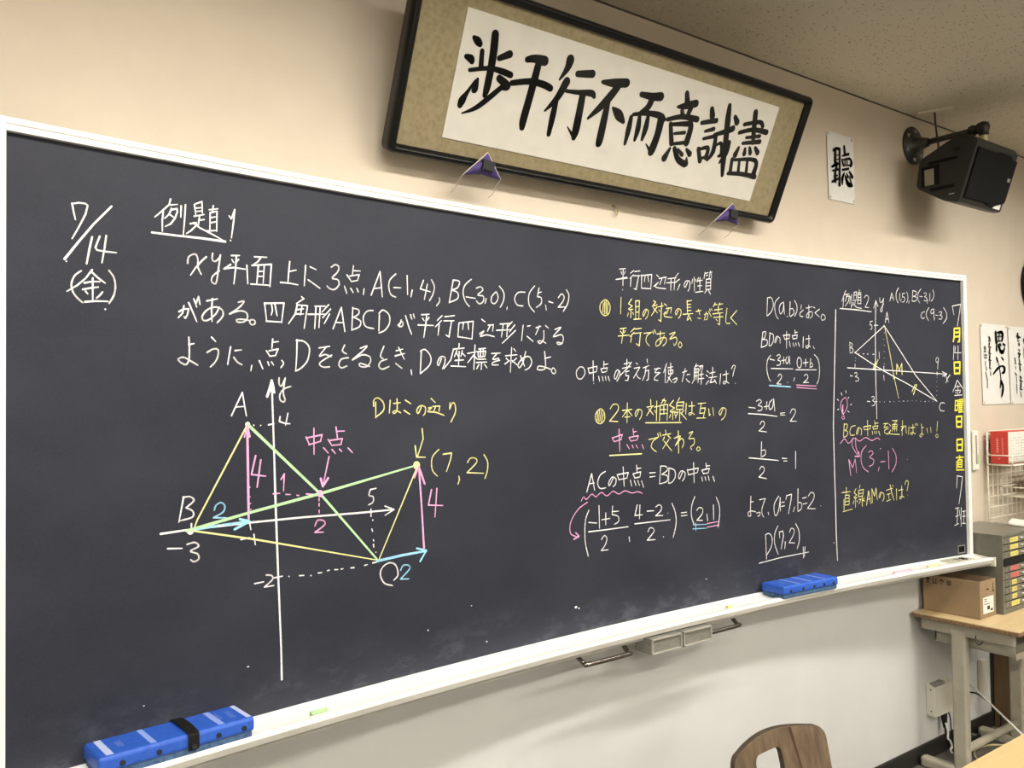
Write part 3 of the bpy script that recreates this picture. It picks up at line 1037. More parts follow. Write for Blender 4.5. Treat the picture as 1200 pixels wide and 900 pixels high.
  ('chalk_text', 'white chalk lines setting the unknown corner', 'W', 4.4, """5094,3946 5084,3816
~5094,3948 5136,3952 5158,3908 5138,3854 5088,3816
~5224,3960 5182,3924 5172,3878 5186,3824 5210,3800
~5264,3924 5236,3908 5222,3872 5234,3838 5264,3864 5274,3916
5272,3928 5280,3838
5348,3934 5338,3826
5314,3822 5308,3826
~5340,3878 5376,3884 5388,3852 5346,3822
~5398,3946 5422,3914 5422,3868 5394,3828
5476,3918 5468,3886
~5496,3880 5460,3856 5458,3834 5492,3830
5532,3896 5598,3910
~5562,3922 5558,3828 5530,3836 5560,3866 5598,3870 5602,3844 5572,3820
5612,3910 5634,3902
5686,3896 5632,3866 5684,3836
~5720,3858 5704,3830 5718,3812 5752,3826 5748,3848 5720,3858
5036,3696 5014,3584
~5032,3694 5066,3700 5058,3662 5030,3642
~5030,3642 5078,3640 5076,3604 5014,3584
5114,3694 5100,3600
~5110,3692 5148,3682 5150,3638 5124,3604 5100,3598
~5194,3662 5172,3624 5166,3638 5188,3670 5222,3658 5224,3622
5262,3682 5278,3654
5264,3680 5334,3688 5326,3656
5278,3652 5326,3660
5300,3710 5296,3586
5394,3724 5398,3690
5398,3708 5426,3710
5362,3680 5372,3658
5364,3680 5422,3690 5414,3662
5372,3658 5414,3664
5330,3638 5338,3598
5372,3626 5380,3602
5402,3628 5408,3608
5430,3632 5444,3604
5490,3676 5484,3596
5520,3662 5572,3668
~5554,3688 5552,3612 5530,3592 5518,3604 5544,3614 5570,3604
5604,3608 5616,3590
~5116,3530 5080,3492 5072,3428 5088,3370 5110,3340
5108,3502 5160,3494
~5184,3526 5208,3538 5224,3522 5196,3498 5224,3486 5216,3462 5182,3458
5238,3494 5286,3500
5262,3518 5260,3472
~5300,3522 5284,3500 5292,3472 5314,3486 5322,3528
5322,3528 5330,3468
5120,3434 5362,3434
~5192,3376 5214,3394 5234,3380 5220,3354 5178,3322
5178,3322 5226,3320
5302,3332
~5434,3522 5412,3488 5424,3446 5454,3452 5462,3498 5434,3522
5482,3480 5540,3486
5512,3508 5510,3452
5570,3514 5560,3448
~5562,3476 5584,3482 5590,3458 5560,3448
5396,3428 5636,3430
5380,3368 5368,3342
~5490,3382 5516,3396 5534,3378 5522,3356 5480,3332
5480,3332 5542,3334
~5614,3546 5656,3512 5672,3446 5664,3370 5638,3322"""),
  ('chalk_underline', 'light blue chalk bar under the left fraction', 'B', 6.5, """5096,3310 5198,3306 5332,3300"""),
  ('chalk_underline', 'pink chalk double bar under the right fraction', 'P', 4.2, """5400,3314 5628,3306
5404,3296 5634,3284"""),
  ('chalk_text', 'white chalk equations for the unknowns', 'W', 4.4, """4870,3154 4938,3148
~4950,3196 4984,3208 5006,3192 4970,3168 5010,3156 5002,3132 4962,3128
5036,3156 5090,3162
5064,3192 5058,3136
~5126,3208 5092,3182 5090,3138 5124,3150 5142,3212
5140,3212 5150,3122
4862,3110 5028,3100 5176,3084
5212,3106 5262,3110
5212,3094 5262,3092
~5322,3106 5344,3134 5380,3128 5372,3096 5320,3046
5320,3046 5390,3044
~4986,3032 5006,3052 5034,3042 5022,3014 4972,2984
4972,2984 5054,2974
4998,2904 4990,2798
~4996,2842 5034,2844 5036,2814 4998,2796
4860,2796 5018,2780 5180,2762
5222,2776 5274,2772
5236,2756 5276,2754
5374,2822 5370,2692
~4970,2706 4992,2728 5020,2716 5012,2686 4962,2654
4962,2654 5044,2638
~4872,2524 4864,2418 4868,2388 4846,2386 4838,2408 4868,2420 4920,2410
4866,2484 4896,2484
~4930,2400 4966,2402 4960,2380 4940,2378
4964,2492 5026,2496
~5026,2496 4988,2426 4990,2386 5006,2364
5054,2394 5060,2376
~5172,2502 5124,2450 5122,2388 5140,2364 5170,2402 5192,2490
5188,2490 5190,2392
5206,2454 5236,2456
5204,2426 5238,2428
5262,2500 5254,2472
5262,2500 5318,2506 5310,2464 5278,2366
5350,2410 5334,2376
5392,2542 5384,2376
~5390,2440 5428,2432 5426,2392 5388,2374
5442,2468 5486,2472
5448,2424 5494,2428
~5508,2478 5540,2504 5576,2490 5564,2446 5496,2388
5496,2388 5588,2378
5022,2234 5026,2062
~5018,2236 5062,2242 5092,2204 5080,2144 5026,2088
~5158,2288 5124,2238 5118,2166 5156,2082
5172,2242 5176,2200
5172,2242 5212,2246 5218,2210 5188,2116
5238,2164 5228,2114
~5286,2230 5306,2256 5338,2244 5328,2204 5278,2154
5278,2154 5340,2146
~5356,2288 5392,2230 5394,2156 5368,2100
4946,2042 5186,2056 5500,2062
5438,2106 5438,2024
5458,2104 5450,2032
5652,2396"""),
  ('chalk_line', 'tall white chalk dividing line', 'W', 5.5, """5882,3902 5852,3456 5822,2992 5824,2664 5828,2400 5828,2170 5836,1962"""),
  ('chalk_text', 'white chalk heading of the second example and its three points', 'W', 4.2, """6008,4058 5956,3970
5982,4002 5970,3922
6000,4026 6050,4036
6026,4028 5998,3972
6014,4012 6054,4020 6038,3974 5998,3936
6064,4016 6054,3958
6080,4032 6072,3924
6112,4050 6106,4000
6112,4050 6142,4058 6140,4006
6110,4028 6142,4032
6098,3986 6148,3994
6124,3988 6118,3956
6100,3970 6082,3940
~6104,3956 6138,3934 6202,3928
6154,4048 6200,4054
6178,4074 6174,4040
6158,4036 6154,3962
6158,4036 6196,4040 6194,3964
6158,4012 6196,4016
6158,3990 6194,3994
6154,3964 6194,3966
~6240,4018 6264,4036 6292,4024 6282,3988 6246,3940
6246,3940 6292,3938
*1.2 5934,3914 6124,3914 6324,3906
6564,4006 6592,4074 6618,4014
6574,4030 6610,4038
~6684,4122 6652,4082 6650,4030 6676,3996
6698,4076 6692,4018
6714,4028 6710,4010
6734,4078 6730,4048
6734,4076 6764,4082
~6730,4048 6760,4046 6754,4012 6724,4006
~6788,4094 6804,4062 6798,4024 6784,4002
6818,4020 6814,3998
6872,4110 6858,4022
~6872,4110 6918,4102 6908,4072 6874,4062
~6874,4062 6920,4054 6906,4024 6858,4020
~6980,4130 6942,4090 6938,4040 6960,4010
6962,4066 7000,4066
~7020,4094 7048,4100 7050,4080 7028,4066 7058,4056 7048,4032 7018,4034
7068,4042 7060,4010
7102,4098 7096,4034
~7142,4130 7156,4096 7142,4056 7114,4032
~7026,3938 6988,3928 6974,3892 7000,3878 7020,3890
~7082,3976 7048,3934 7048,3896 7076,3864
~7144,3968 7112,3956 7110,3928 7142,3934 7150,3964
7150,3964 7148,3890
7156,3890 7150,3870
7172,3916 7208,3914
~7220,3942 7256,3948 7250,3926 7230,3918 7260,3910 7248,3884 7214,3886
~7284,3984 7322,3942 7320,3892 7270,3846"""),
  ('chalk_diagram', 'white chalk triangle on small axes', 'W', 4.2, """*1.15 6384,4002 6368,3762 6360,3392 6360,3300 6362,3162 6362,3042
6384,3998 6354,3936
6384,3998 6410,3952
~6436,4024 6436,3996 6458,3990 6484,4022
~6484,4022 6470,3960 6458,3914 6440,3922 6456,3950 6486,3980
*1.15 6482,3798 6108,3572
*2 6108,3572
*1.15 6108,3572 6358,3470 6568,3394 6774,3324 7162,3176
*1.15 6486,3798 6882,3396 7162,3176
*1.8 6482,3800
6498,3826 6524,3912 6546,3828
6508,3854 6540,3858
6308,3828 6302,3800
6308,3826 6338,3832
~6302,3800 6326,3796 6322,3768 6304,3764
6356,3798 6404,3800
6044,3650 6044,3570
~6044,3652 6074,3638 6064,3616 6044,3610
~6044,3610 6082,3598 6072,3570 6044,3568
6154,3564
6204,3564 6218,3564
6260,3564 6274,3564
6328,3562 6352,3564
6410,3582 6412,3530
6482,3742
6476,3690
6478,3640
6476,3588
6474,3536
6472,3486
6468,3468 6466,3420
6112,3530
6108,3508
6104,3480 6102,3450
*1.1 6008,3450 6364,3440 7300,3410
7246,3430 7308,3410 7244,3392
7172,3428 7172,3398
~7182,3554 7162,3538 7166,3510 7192,3520 7196,3548
7196,3548 7180,3450
6042,3388 6070,3386
~6094,3408 6120,3414 6122,3390 6104,3382 6144,3368 6134,3348 6104,3346
6464,3394 6466,3352
6246,3184 6282,3182
~6302,3218 6330,3222 6334,3202 6312,3190 6340,3176 6332,3152 6302,3150
6340,3180 6372,3182
6406,3178
6464,3178
6530,3178 6538,3178
6588,3178
6656,3180
6708,3182 6720,3182
6768,3182
6828,3184
6882,3182
6942,3178
6996,3176 7006,3176
7050,3176
7104,3174
7170,3378
7164,3344
7166,3304
7164,3266
7160,3226
~7266,3158 7220,3162 7192,3128 7210,3096 7260,3092
~7268,3388 7292,3398 7300,3374 7322,3344
7350,3404 7314,3374 7290,3334
5926,3252 5934,3234
5982,3270 5984,3254
6018,3218 6008,3210
5876,3204 5892,3194
6048,3164 6034,3156
5876,3122 5894,3128
6000,3110 6018,3102"""),
  ('chalk_diagram', 'yellow chalk median with tick marks', 'Y', 4, """6490,3784 6546,3590 6596,3380 6650,3206
*1.4 6394,3520 6342,3438
*1.4 6364,3508 6328,3442
*1.3 6628,3404 6638,3488 6666,3436 6702,3494 6702,3404
*4 6598,3376
*1.4 6872,3320 6828,3260
*1.4 6892,3318 6846,3236"""),
  ('chalk_diagram', 'pink chalk light bulb and midpoint coordinates', 'P', 3.8, """~5972,3216 5928,3190 5914,3146 5938,3096 5962,3100 5996,3148 5992,3198 5972,3216
*1.8 5942,3158 5934,3096 5948,3086
5940,3150 5944,3104
~5940,3074 5926,3060 5942,3048 5960,3058 5940,3074
~5902,2860 5954,2894 6002,2858 6074,2896 6136,2870 6214,2896 6292,2870 6358,2888 6394,2872
~6052,2896 6044,2844 6064,2808 6108,2760
~6088,2896 6092,2824 6124,2764
*1.4 6076,2752 6132,2750 6120,2786
6020,2604 6000,2730 6044,2664 6078,2730 6094,2620
~6220,2832 6162,2786 6152,2714 6178,2658 6240,2620
~6246,2778 6282,2788 6304,2766 6260,2736 6308,2716 6300,2680 6250,2664
6376,2652 6364,2620
6398,2694 6454,2694
6498,2776 6502,2630
~6552,2796 6594,2740 6592,2666 6538,2604
6746,2698"""),
  ('chalk_text', 'yellow chalk hint about the midpoint', 'Y', 4, """5954,3012 5940,2906
~5952,3008 5990,3006 5984,2974 5956,2960
~5956,2960 5994,2948 5982,2918 5940,2906
~6088,2994 6042,2986 6020,2952 6032,2920 6082,2922
~6132,2966 6110,2926 6102,2940 6126,2976 6164,2962 6158,2916
6192,2982 6200,2960
6196,2982 6282,2990 6272,2964
6202,2958 6272,2962
6242,3032 6242,2908
6334,3026 6336,2986
6336,3006 6378,3008
6306,2980 6314,2960
6310,2980 6374,2986 6364,2962
6314,2960 6364,2962
6300,2944 6304,2918
6328,2942 6334,2922
6354,2942 6360,2922
6382,2942 6396,2908
6446,3000 6508,3002
~6482,3004 6452,2968 6500,2976
~6508,2962 6462,2948 6458,2926 6498,2916
6560,3022 6624,3024 6598,3002
6564,2992 6558,2936
6564,2992 6620,2992 6612,2936
6564,2974 6616,2974
6562,2956 6614,2958
6590,3006 6588,2936
6520,2994 6538,2978
~6498,2912 6536,2946 6520,2920 6578,2912 6652,2908
6694,3022 6682,2896
~6670,2970 6700,2974 6672,2938 6730,2978 6736,2932 6746,2912
6776,2968 6766,2902
6798,2958 6858,2962
~6828,2986 6826,2914 6802,2904 6796,2916 6826,2920 6860,2904
6860,2990 6870,2976
6882,2994 6894,2976
~6942,2988 6948,2906 6936,2878 6916,2888 6940,2906 6970,2898
6950,2954 6972,2958
7014,2948 7024,2910
7064,2956 7070,2912
7162,3002 7148,2920
~7148,2896 7132,2882 7146,2866 7166,2878 7148,2896"""),
  ('chalk_text', 'yellow chalk question about the line', 'Y', 4, """5908,2478 6010,2480
5962,2514 5960,2456
5946,2454 5940,2378
5946,2454 5994,2454 5992,2378
5946,2430 5994,2430
5944,2406 5992,2406
5944,2380 5992,2378
5930,2424 5928,2340
5914,2330 6032,2342
6080,2498 6056,2468 6086,2448 6054,2432
6056,2424 6092,2428
6074,2426 6068,2350
6054,2406 6038,2380
6090,2402 6100,2388
6130,2522 6122,2494
6112,2482 6172,2486 6162,2436
6112,2482 6110,2432 6162,2436
6112,2456 6166,2458
6156,2434 6152,2354
6112,2410 6140,2412 6114,2374
6180,2418 6158,2400
6158,2402 6186,2392
6206,2358 6236,2470 6260,2368
6218,2402 6258,2408
6278,2372 6278,2484 6310,2424 6330,2486 6344,2390
~6392,2440 6372,2406 6368,2420 6388,2448 6426,2434 6428,2398 6410,2376
6460,2460 6544,2472
6512,2502 6532,2428 6558,2374
6542,2496 6552,2486
6470,2426 6514,2432
6490,2430 6494,2388
6464,2372 6514,2382
6592,2464 6592,2372
6620,2450 6680,2454
~6660,2484 6660,2396 6640,2380 6634,2392 6664,2400 6690,2386
~6704,2490 6720,2522 6750,2512 6740,2470 6728,2438
6738,2400"""),
  ('chalk_text', 'white chalk date figures and duty group in the margin column', 'W', 4.4, """7406,4004 7424,3930
7406,4004 7524,4026 7504,3950 7468,3832
7414,3656 7400,3532
7434,3648 7422,3596 7512,3598
7472,3658 7464,3534
7448,3358 7420,3310 7382,3254
7454,3354 7526,3280
7422,3300 7486,3302
7454,3314 7452,3224
7418,3268 7492,3270
7420,3254 7432,3242
7488,3260 7472,3244
7406,3224 7512,3228
7414,2528 7400,2420
7414,2526 7486,2514 7466,2416 7428,2282
7378,2246 7430,2250
7378,2176 7418,2184
7408,2248 7394,2110
7360,2100 7416,2112
7428,2230 7446,2148
7458,2246 7450,2086
7476,2214 7518,2214
7474,2170 7516,2170
7496,2212 7488,2110
7468,2110 7514,2106"""),
  ('margin_character', 'bold yellow printed character for month', 'K', 7.5, """7424,3806 7418,3726 7406,3694
7424,3808 7502,3814 7492,3698 7474,3694
7422,3772 7492,3778
7418,3736 7492,3742"""),
  ('margin_character', 'bold yellow printed character for day, below the 14', 'K', 7.5, """7412,3512 7412,3414
7412,3512 7492,3516 7484,3414
7410,3462 7486,3466
7412,3414 7484,3418"""),
  ('margin_character', 'bold yellow printed character for weekday', 'K', 4.8, """7414,3180 7406,3092
7414,3178 7446,3180 7440,3096
7410,3136 7442,3138
7406,3094 7440,3096
7458,3184 7482,3188 7480,3154
7494,3188 7520,3190 7516,3154
7456,3170 7480,3172
7494,3170 7518,3172
7456,3154 7518,3156
7468,3148 7460,3076
7456,3136 7520,3138
7462,3118 7510,3118
7462,3098 7510,3098
7458,3078 7518,3080
7492,3144 7490,3080"""),
  ('margin_character', 'bold yellow printed character for day, below the weekday one', 'K', 7.2, """7422,3040 7424,2948
7422,3040 7498,3042 7490,2946
7422,2994 7490,2996
7424,2950 7490,2950"""),
  ('margin_character', 'bold yellow printed character for day, above the duty one', 'K', 7.2, """7422,2840 7420,2744
7422,2840 7498,2842 7492,2744
7420,2794 7494,2794
7420,2746 7492,2746"""),
  ('margin_character', 'bold yellow printed character for duty', 'K', 5, """7406,2684 7504,2684
7454,2702 7452,2664
7428,2662 7426,2602
7428,2662 7486,2662 7482,2598
7428,2642 7482,2642
7426,2622 7482,2622
7426,2602 7482,2600
7408,2652 7408,2576
7406,2576 7510,2574"""),
]
INK = {
  'frame': """1182.6,315.5,13.3 1194.5,310.0,23.3 1202.8,305.2,18.7
1170.6,266.5,14.2 1185.2,264.2,22.8 1190.2,258.6,16.5
1211.7,216.5,5.3 1195.4,182.6,12.0 1184.7,160.2,22.8 1181.0,146.7,17.7
1242.6,338.1,24.4 1248.7,294.4,25.3 1251.5,243.4,24.0 1251.4,202.8,22.7 1248.9,184.7,14.1
1269.7,284.3,16.6 1299.7,301.4,21.5
1214.1,289.3,15.2 1219.8,253.8,16.7
1188.7,236.7,11.2 1245.1,253.6,13.5 1289.0,254.4,18.3 1316.0,251.5,18.7
1217.9,220.1,9.7 1215.7,195.4,20.7 1211.4,189.9,11.7
1283.0,235.7,21.3 1312.8,222.5,24.2 1296.5,213.8,12.2
1300.0,219.9,14.6 1264.3,182.0,17.0 1229.2,148.5,13.8 1191.4,127.7,4.2
1357.5,300.5,17.5 1380.0,307.9,22.9 1414.7,309.7,29.0
1325.1,232.8,16.4 1382.0,248.9,18.7 1429.0,250.3,21.4 1454.5,245.8,20.9
1397.3,307.6,22.6 1395.4,256.5,25.8 1392.1,201.5,25.9 1388.8,145.7,26.1 1390.2,127.4,20.0
1499.0,332.1,29.9 1496.0,308.4,21.7 1478.2,274.0,6.8
1504.4,274.7,26.5 1485.2,226.2,21.4 1453.2,184.5,6.7
1484.1,216.7,17.5 1484.5,176.1,22.4 1485.3,125.7,16.1
1535.7,301.6,19.4 1587.4,312.8,24.6
1510.8,250.0,10.9 1551.4,254.5,14.7 1600.5,262.0,20.9 1613.4,255.1,14.3
1570.8,252.8,24.9 1574.1,212.2,26.7 1577.5,155.0,28.6 1576.5,132.1,18.6
1576.5,132.1,13.4 1545.2,156.9,4.4
1631.1,300.0,12.3 1673.7,305.8,26.4 1720.3,315.5,28.2
1692.1,300.0,24.9 1658.5,248.0,27.6 1610.8,193.5,9.5
1668.9,256.5,19.1 1671.5,198.4,28.0 1674.2,139.2,28.3 1670.9,130.7,17.4
1693.5,238.6,10.2 1721.7,224.3,33.0 1746.0,208.9,15.4
1788.3,296.9,17.9 1835.3,299.7,24.8 1867.1,306.1,29.6
1834.8,296.2,26.0 1828.3,268.1,23.2 1803.0,246.4,13.2
1772.1,227.1,16.5 1774.5,190.6,22.1 1775.0,148.5,12.0
1778.2,236.3,12.3 1835.2,250.6,17.4 1883.6,252.9,22.6 1906.6,245.6,17.5
1894.1,246.7,32.9 1896.8,195.3,29.2 1890.2,148.6,31.2 1887.5,137.6,13.6
1888.1,141.3,15.1 1859.9,162.4,5.0
1803.9,236.5,14.8 1810.9,200.6,22.4 1809.6,166.1,12.2
1838.2,243.0,15.1 1840.9,206.0,22.8 1838.3,172.5,12.4
1970.6,337.2,19.3 1984.2,310.3,25.3
1948.7,291.5,10.2 1980.7,301.3,23.8 2021.6,316.2,25.9
1970.4,284.0,17.0 1980.6,269.9,19.0
2004.8,299.0,22.1 1999.9,273.6,18.1
1920.7,248.2,14.8 1979.5,267.6,18.3 2046.4,271.7,22.0
1938.4,237.6,17.3 1965.2,182.6,21.4
1942.7,237.0,12.8 2002.9,249.5,18.2 2027.7,248.4,23.9 2029.1,195.7,26.9
1966.0,213.2,10.3 2008.7,223.6,13.3
1969.0,181.1,11.9 2019.2,194.0,13.6
1964.8,166.1,11.9 1952.1,134.0,25.8
1984.2,169.4,18.4 2012.3,140.1,21.9 2048.6,129.9,23.7
2053.1,132.1,22.9 2048.8,149.7,8.3
2000.1,169.2,11.3 2024.4,156.6,16.3
2037.7,175.5,11.7 2057.6,164.3,21.9
2098.3,313.6,20.3 2109.2,294.2,26.5
2070.7,265.5,15.3 2133.7,284.4,18.7
2096.8,243.7,11.4 2132.7,257.4,16.4
2098.6,220.1,11.3 2144.6,236.2,14.7
2089.6,185.7,18.1 2112.6,151.2,20.3
2092.3,184.7,11.2 2131.3,196.4,16.5 2135.2,165.2,19.5
2108.4,155.7,10.7 2136.5,169.9,12.5
2142.7,240.2,13.5 2199.9,263.7,20.9 2220.0,274.7,23.7
2151.6,240.3,17.3 2160.0,190.1,21.9 2144.2,157.7,9.6
2166.9,212.0,10.3 2186.1,219.8,14.5 2202.3,189.7,20.1 2189.1,178.5,9.0
2173.5,338.9,19.4 2184.0,297.4,28.1 2205.3,227.6,26.4 2220.7,170.1,26.7 2236.7,123.0,15.7
2222.0,228.9,20.2 2221.6,192.9,24.6 2204.6,159.9,9.9
2214.5,310.5,17.6 2230.1,297.2,25.6
2267.8,296.7,14.6 2339.1,317.4,16.4 2359.9,307.6,18.1
2256.0,267.8,15.1 2317.2,288.5,17.1 2388.8,292.3,20.7
2296.1,258.4,11.3 2360.9,274.3,14.8
2288.1,238.1,12.9 2369.4,257.4,18.2
2304.8,342.3,24.9 2321.0,293.0,25.1 2337.1,248.8,18.4
2275.2,220.7,13.7 2268.9,196.9,25.1
2307.8,222.4,13.8 2311.3,207.7,20.8
2328.3,229.7,13.2 2339.4,214.6,19.9
2356.4,234.4,13.9 2375.3,221.4,21.9
2260.3,180.2,15.9 2270.1,139.6,18.3
2263.5,178.5,10.9 2376.1,195.1,17.1 2388.8,150.0,26.3
2299.0,178.8,13.8 2309.0,145.6,16.2
2338.2,185.1,14.0 2348.5,151.7,16.4
2261.4,132.9,14.0 2329.4,140.9,16.9 2400.5,141.5,19.9""",
  'listen': """3056.8,2613.8,12.8 3077.2,2623.9,14.5 3102.8,2626.7,12.4
3070.2,2616.1,16.4 3068.2,2565.1,17.7
3100.7,2625.2,15.2 3095.1,2477.6,16.4
3072.7,2595.1,5.4 3096.5,2602.2,5.4
3072.1,2577.4,5.3 3095.8,2584.1,5.4
3044.2,2544.6,10.2 3078.1,2560.9,16.8 3088.3,2564.5,7.9
3077.7,2549.1,12.5 3067.0,2531.9,16.2
3046.9,2528.7,7.6 3087.4,2539.7,11.5
3066.8,2526.0,16.3 3065.3,2488.8,17.6
3056.1,2508.8,5.3 3081.0,2514.5,8.4
3045.2,2483.9,11.7 3085.9,2501.6,10.9
3135.4,2642.9,12.7 3138.9,2610.0,16.9
3120.1,2601.0,7.8 3165.3,2616.4,12.6
3116.1,2584.6,12.5 3125.4,2562.6,14.0
3116.1,2583.4,6.1 3171.4,2597.6,11.3 3186.1,2582.1,15.7 3177.2,2568.8,15.4
3136.6,2586.0,8.4 3137.2,2566.4,8.4
3151.8,2588.5,8.5 3153.1,2568.9,8.4
3125.4,2562.6,5.5 3177.3,2570.8,7.2
3117.9,2542.9,11.5 3162.8,2554.7,11.6
3131.1,2532.0,7.7 3116.5,2508.2,17.4 3115.6,2484.5,9.7
3137.4,2519.2,12.4 3156.9,2490.5,22.1 3184.4,2488.6,16.5
3181.1,2492.1,14.2 3168.5,2523.9,5.7
3148.1,2530.7,9.7 3156.0,2520.0,13.9
3169.2,2541.8,12.2 3188.0,2524.8,19.1""",
  'caring': """4437.9,1928.4,13.6 4442.9,1878.7,18.1
4452.5,1927.4,6.3 4500.5,1930.9,13.2 4513.4,1915.5,16.2 4503.8,1889.7,11.3
4453.6,1908.0,4.2 4499.3,1910.8,4.2
4475.0,1924.6,8.0 4469.5,1887.5,8.0
4440.8,1881.3,5.4 4503.8,1888.7,4.9
4441.9,1860.3,10.2 4441.8,1839.3,13.6
4464.7,1863.6,15.5 4483.5,1835.2,16.2 4511.9,1831.7,15.6 4530.4,1852.4,7.5
4479.9,1872.0,8.2 4490.9,1864.4,10.2
4514.3,1873.1,8.4 4537.0,1865.9,8.5
4438.4,1799.8,9.9 4448.7,1783.3,13.2
4493.1,1803.7,6.8 4513.1,1792.5,8.8
4400.2,1718.2,7.4 4444.3,1744.9,11.7 4496.3,1760.4,6.3 4524.4,1748.7,14.5 4517.5,1730.0,14.3 4494.2,1724.4,6.1
4457.3,1774.0,6.7 4469.2,1745.2,7.9 4481.1,1695.3,6.8
4480.5,1684.8,10.2 4470.7,1653.1,9.0
4480.4,1683.2,14.2 4501.7,1655.8,16.0 4494.1,1624.2,14.7 4483.8,1604.2,5.6
4364.0,1902.0,8.3 4374.5,1892.0,9.4
4357.4,1883.6,4.0 4385.0,1882.0,4.0
4367.8,1871.0,8.7 4363.9,1860.5,7.6
4355.7,1852.4,4.0 4383.2,1850.7,4.6
4369.5,1842.5,8.8 4365.4,1829.4,9.8
4357.3,1821.4,4.6 4381.4,1819.4,4.7
4367.7,1811.2,8.8 4364.6,1795.6,9.9
4355.4,1787.6,4.6 4379.5,1785.5,4.7
4368.0,1777.5,8.8 4364.8,1759.3,7.7
4361.0,1751.4,5.5 4375.0,1743.9,5.6
4370.8,1728.2,5.5 4371.0,1712.7,5.5
4317.3,1851.3,8.6 4322.2,1841.1,8.6
4310.8,1830.5,4.4 4327.0,1828.3,4.4
4309.8,1812.4,4.5 4336.9,1810.5,4.5
4312.3,1799.6,4.6 4336.2,1797.6,4.0
4322.0,1779.2,4.3 4319.0,1763.7,4.3
4328.3,1753.5,4.4 4329.6,1738.0,4.4
4321.2,1725.0,4.3 4336.0,1696.8,4.3
4336.0,1696.8,4.4 4336.7,1650.4,4.4""",
  'wide': """4759.8,1900.2,18.9 4773.6,1884.2,28.5
4768.9,1848.3,32.1 4764.7,1820.8,27.1
4758.2,1715.4,5.5
4754.6,1656.3,6.6
4682.5,1930.1,10.9 4687.2,1908.6,10.9
4669.8,1918.8,5.1 4711.6,1912.2,7.3
4680.4,1894.7,4.7 4698.3,1892.6,4.7
4695.1,1878.9,10.7 4699.4,1870.9,8.4
4689.6,1848.9,6.5 4701.2,1841.0,6.5
4682.4,1829.7,6.8 4706.3,1824.8,7.6
4696.3,1819.1,10.7 4690.8,1808.1,10.6
4692.4,1794.6,8.3 4697.8,1783.8,8.4
4685.2,1775.5,5.8 4712.7,1770.5,5.8
4696.5,1762.1,10.9 4701.2,1740.4,10.9
4700.4,1726.8,3.3
4699.2,1707.8,9.6 4710.8,1699.7,9.7
4692.0,1688.7,6.3 4722.0,1683.5,6.3
4706.8,1672.5,10.9 4701.8,1650.8,10.9
4695.2,1642.6,4.3 4719.3,1639.9,4.3
4700.3,1626.3,4.8 4707.5,1604.6,4.8
4644.8,1801.7,7.1 4649.8,1785.6,7.1
4641.0,1777.4,4.0 4657.5,1775.0,4.0
4648.2,1758.6,4.8 4651.1,1747.8,4.8
4642.7,1726.2,5.3 4657.5,1715.5,6.4
4656.9,1704.7,4.8 4658.9,1677.7,3.6
4658.2,1666.9,4.8 4657.8,1621.0,3.6""",
}

# ------------------------------------------------------------------ the room
WY = 1.949; CEIL = 2.879
XL, XR, YB = -2.3, 6.4, -6.6
struct('floor', BX(XL, XR, YB, WY+.12, -.1, 0), floor_m)
struct('ceiling', BX(XL, XR, YB, WY+.12, CEIL, CEIL+.1), ceil_m)
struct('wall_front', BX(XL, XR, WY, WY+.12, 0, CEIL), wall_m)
struct('wall_left', BX(XL-.12, XL, YB, WY+.12, 0, CEIL), plain_m)
struct('wall_right', BX(XR, XR+.12, YB, WY+.12, 0, CEIL), plain_m)
struct('wall_back', BX(XL, XR, YB-.12, YB, 0, CEIL), plain_m)
struct('baseboard_front', BX(XL, XR, WY-.010, WY, 0, .075, bev=.003), base_m)
struct('trim_1', BX(XL, XR, WY-.004, WY, CEIL-.0045, CEIL), shadow_gap_m)

# ------------------------------------------------------------------ chalkboard
XC, DM, KU = 1.96703, 1.90895, .07432
def by(x, off=0): return DM-KU/2*(x-XC)**2-off
BXL, BXR, BZ0, BZ1 = .1564, 3.7776, .9174, 2.1174
board = thing('chalkboard', 'long concave slate-dark chalkboard full of chalk writing, white frame, on the classroom wall', 'chalkboard', (XC, WY, .87))
def sweep(profile, x0, x1, n=40, closed=True, mi=0, bm=None):
    bm = bm or bmesh.new(); rings = []
    for i in range(n+1):
        x = x0+(x1-x0)*i/n
        rings.append([bm.verts.new((x, WY-.002 if o is None else by(x, o), z)) for o, z in profile])
    k = len(profile)
    for A, B in zip(rings, rings[1:]):
        for j in range(k if closed else k-1):
            f = bm.faces.new((A[j], A[(j+1) % k], B[(j+1) % k], B[j])); f.material_index = mi
    if closed: bm.faces.new(rings[0]); bm.faces.new(rings[-1][::-1])
    return bm
ob('writing_surface', sweep([(0, BZ0-.02), (0, BZ1+.01), (-.012, BZ1+.01), (-.012, BZ0-.02)], BXL-.01, BXR+.01), board_m, board)
lab(ob('frame_rail', sweep([(0, 2.1155), (.013, 2.1155), (.014, 2.1265), (.0085, 2.1275), (.0085, 2.1290), (.0125, 2.130), (.0125, 2.1405), (None, 2.1405), (None, 2.126), (-.013, 2.126), (-.013, 2.1155)],
    BXL-.024, BXR+.009), white_rail_m, board), 'top white frame rail')
def side_rail(x0, x1):
    bm = bmesh.new(); xm = (x0+x1)/2
    prism(bm, [(x0, by(x0, .013)), (x1, by(x1, .013)), (x1, WY-.002), (x0, WY-.002)], 'z', .905, 2.1405)
    return bm
ob('frame_rail', side_rail(BXL-.024, BXL-.0005), white_rail_m, board)
ob('frame_rail', side_rail(BXR-.012, BXR+.009), white_rail_m, board)
TX0, TX1 = BXL-.03, BXR+.008
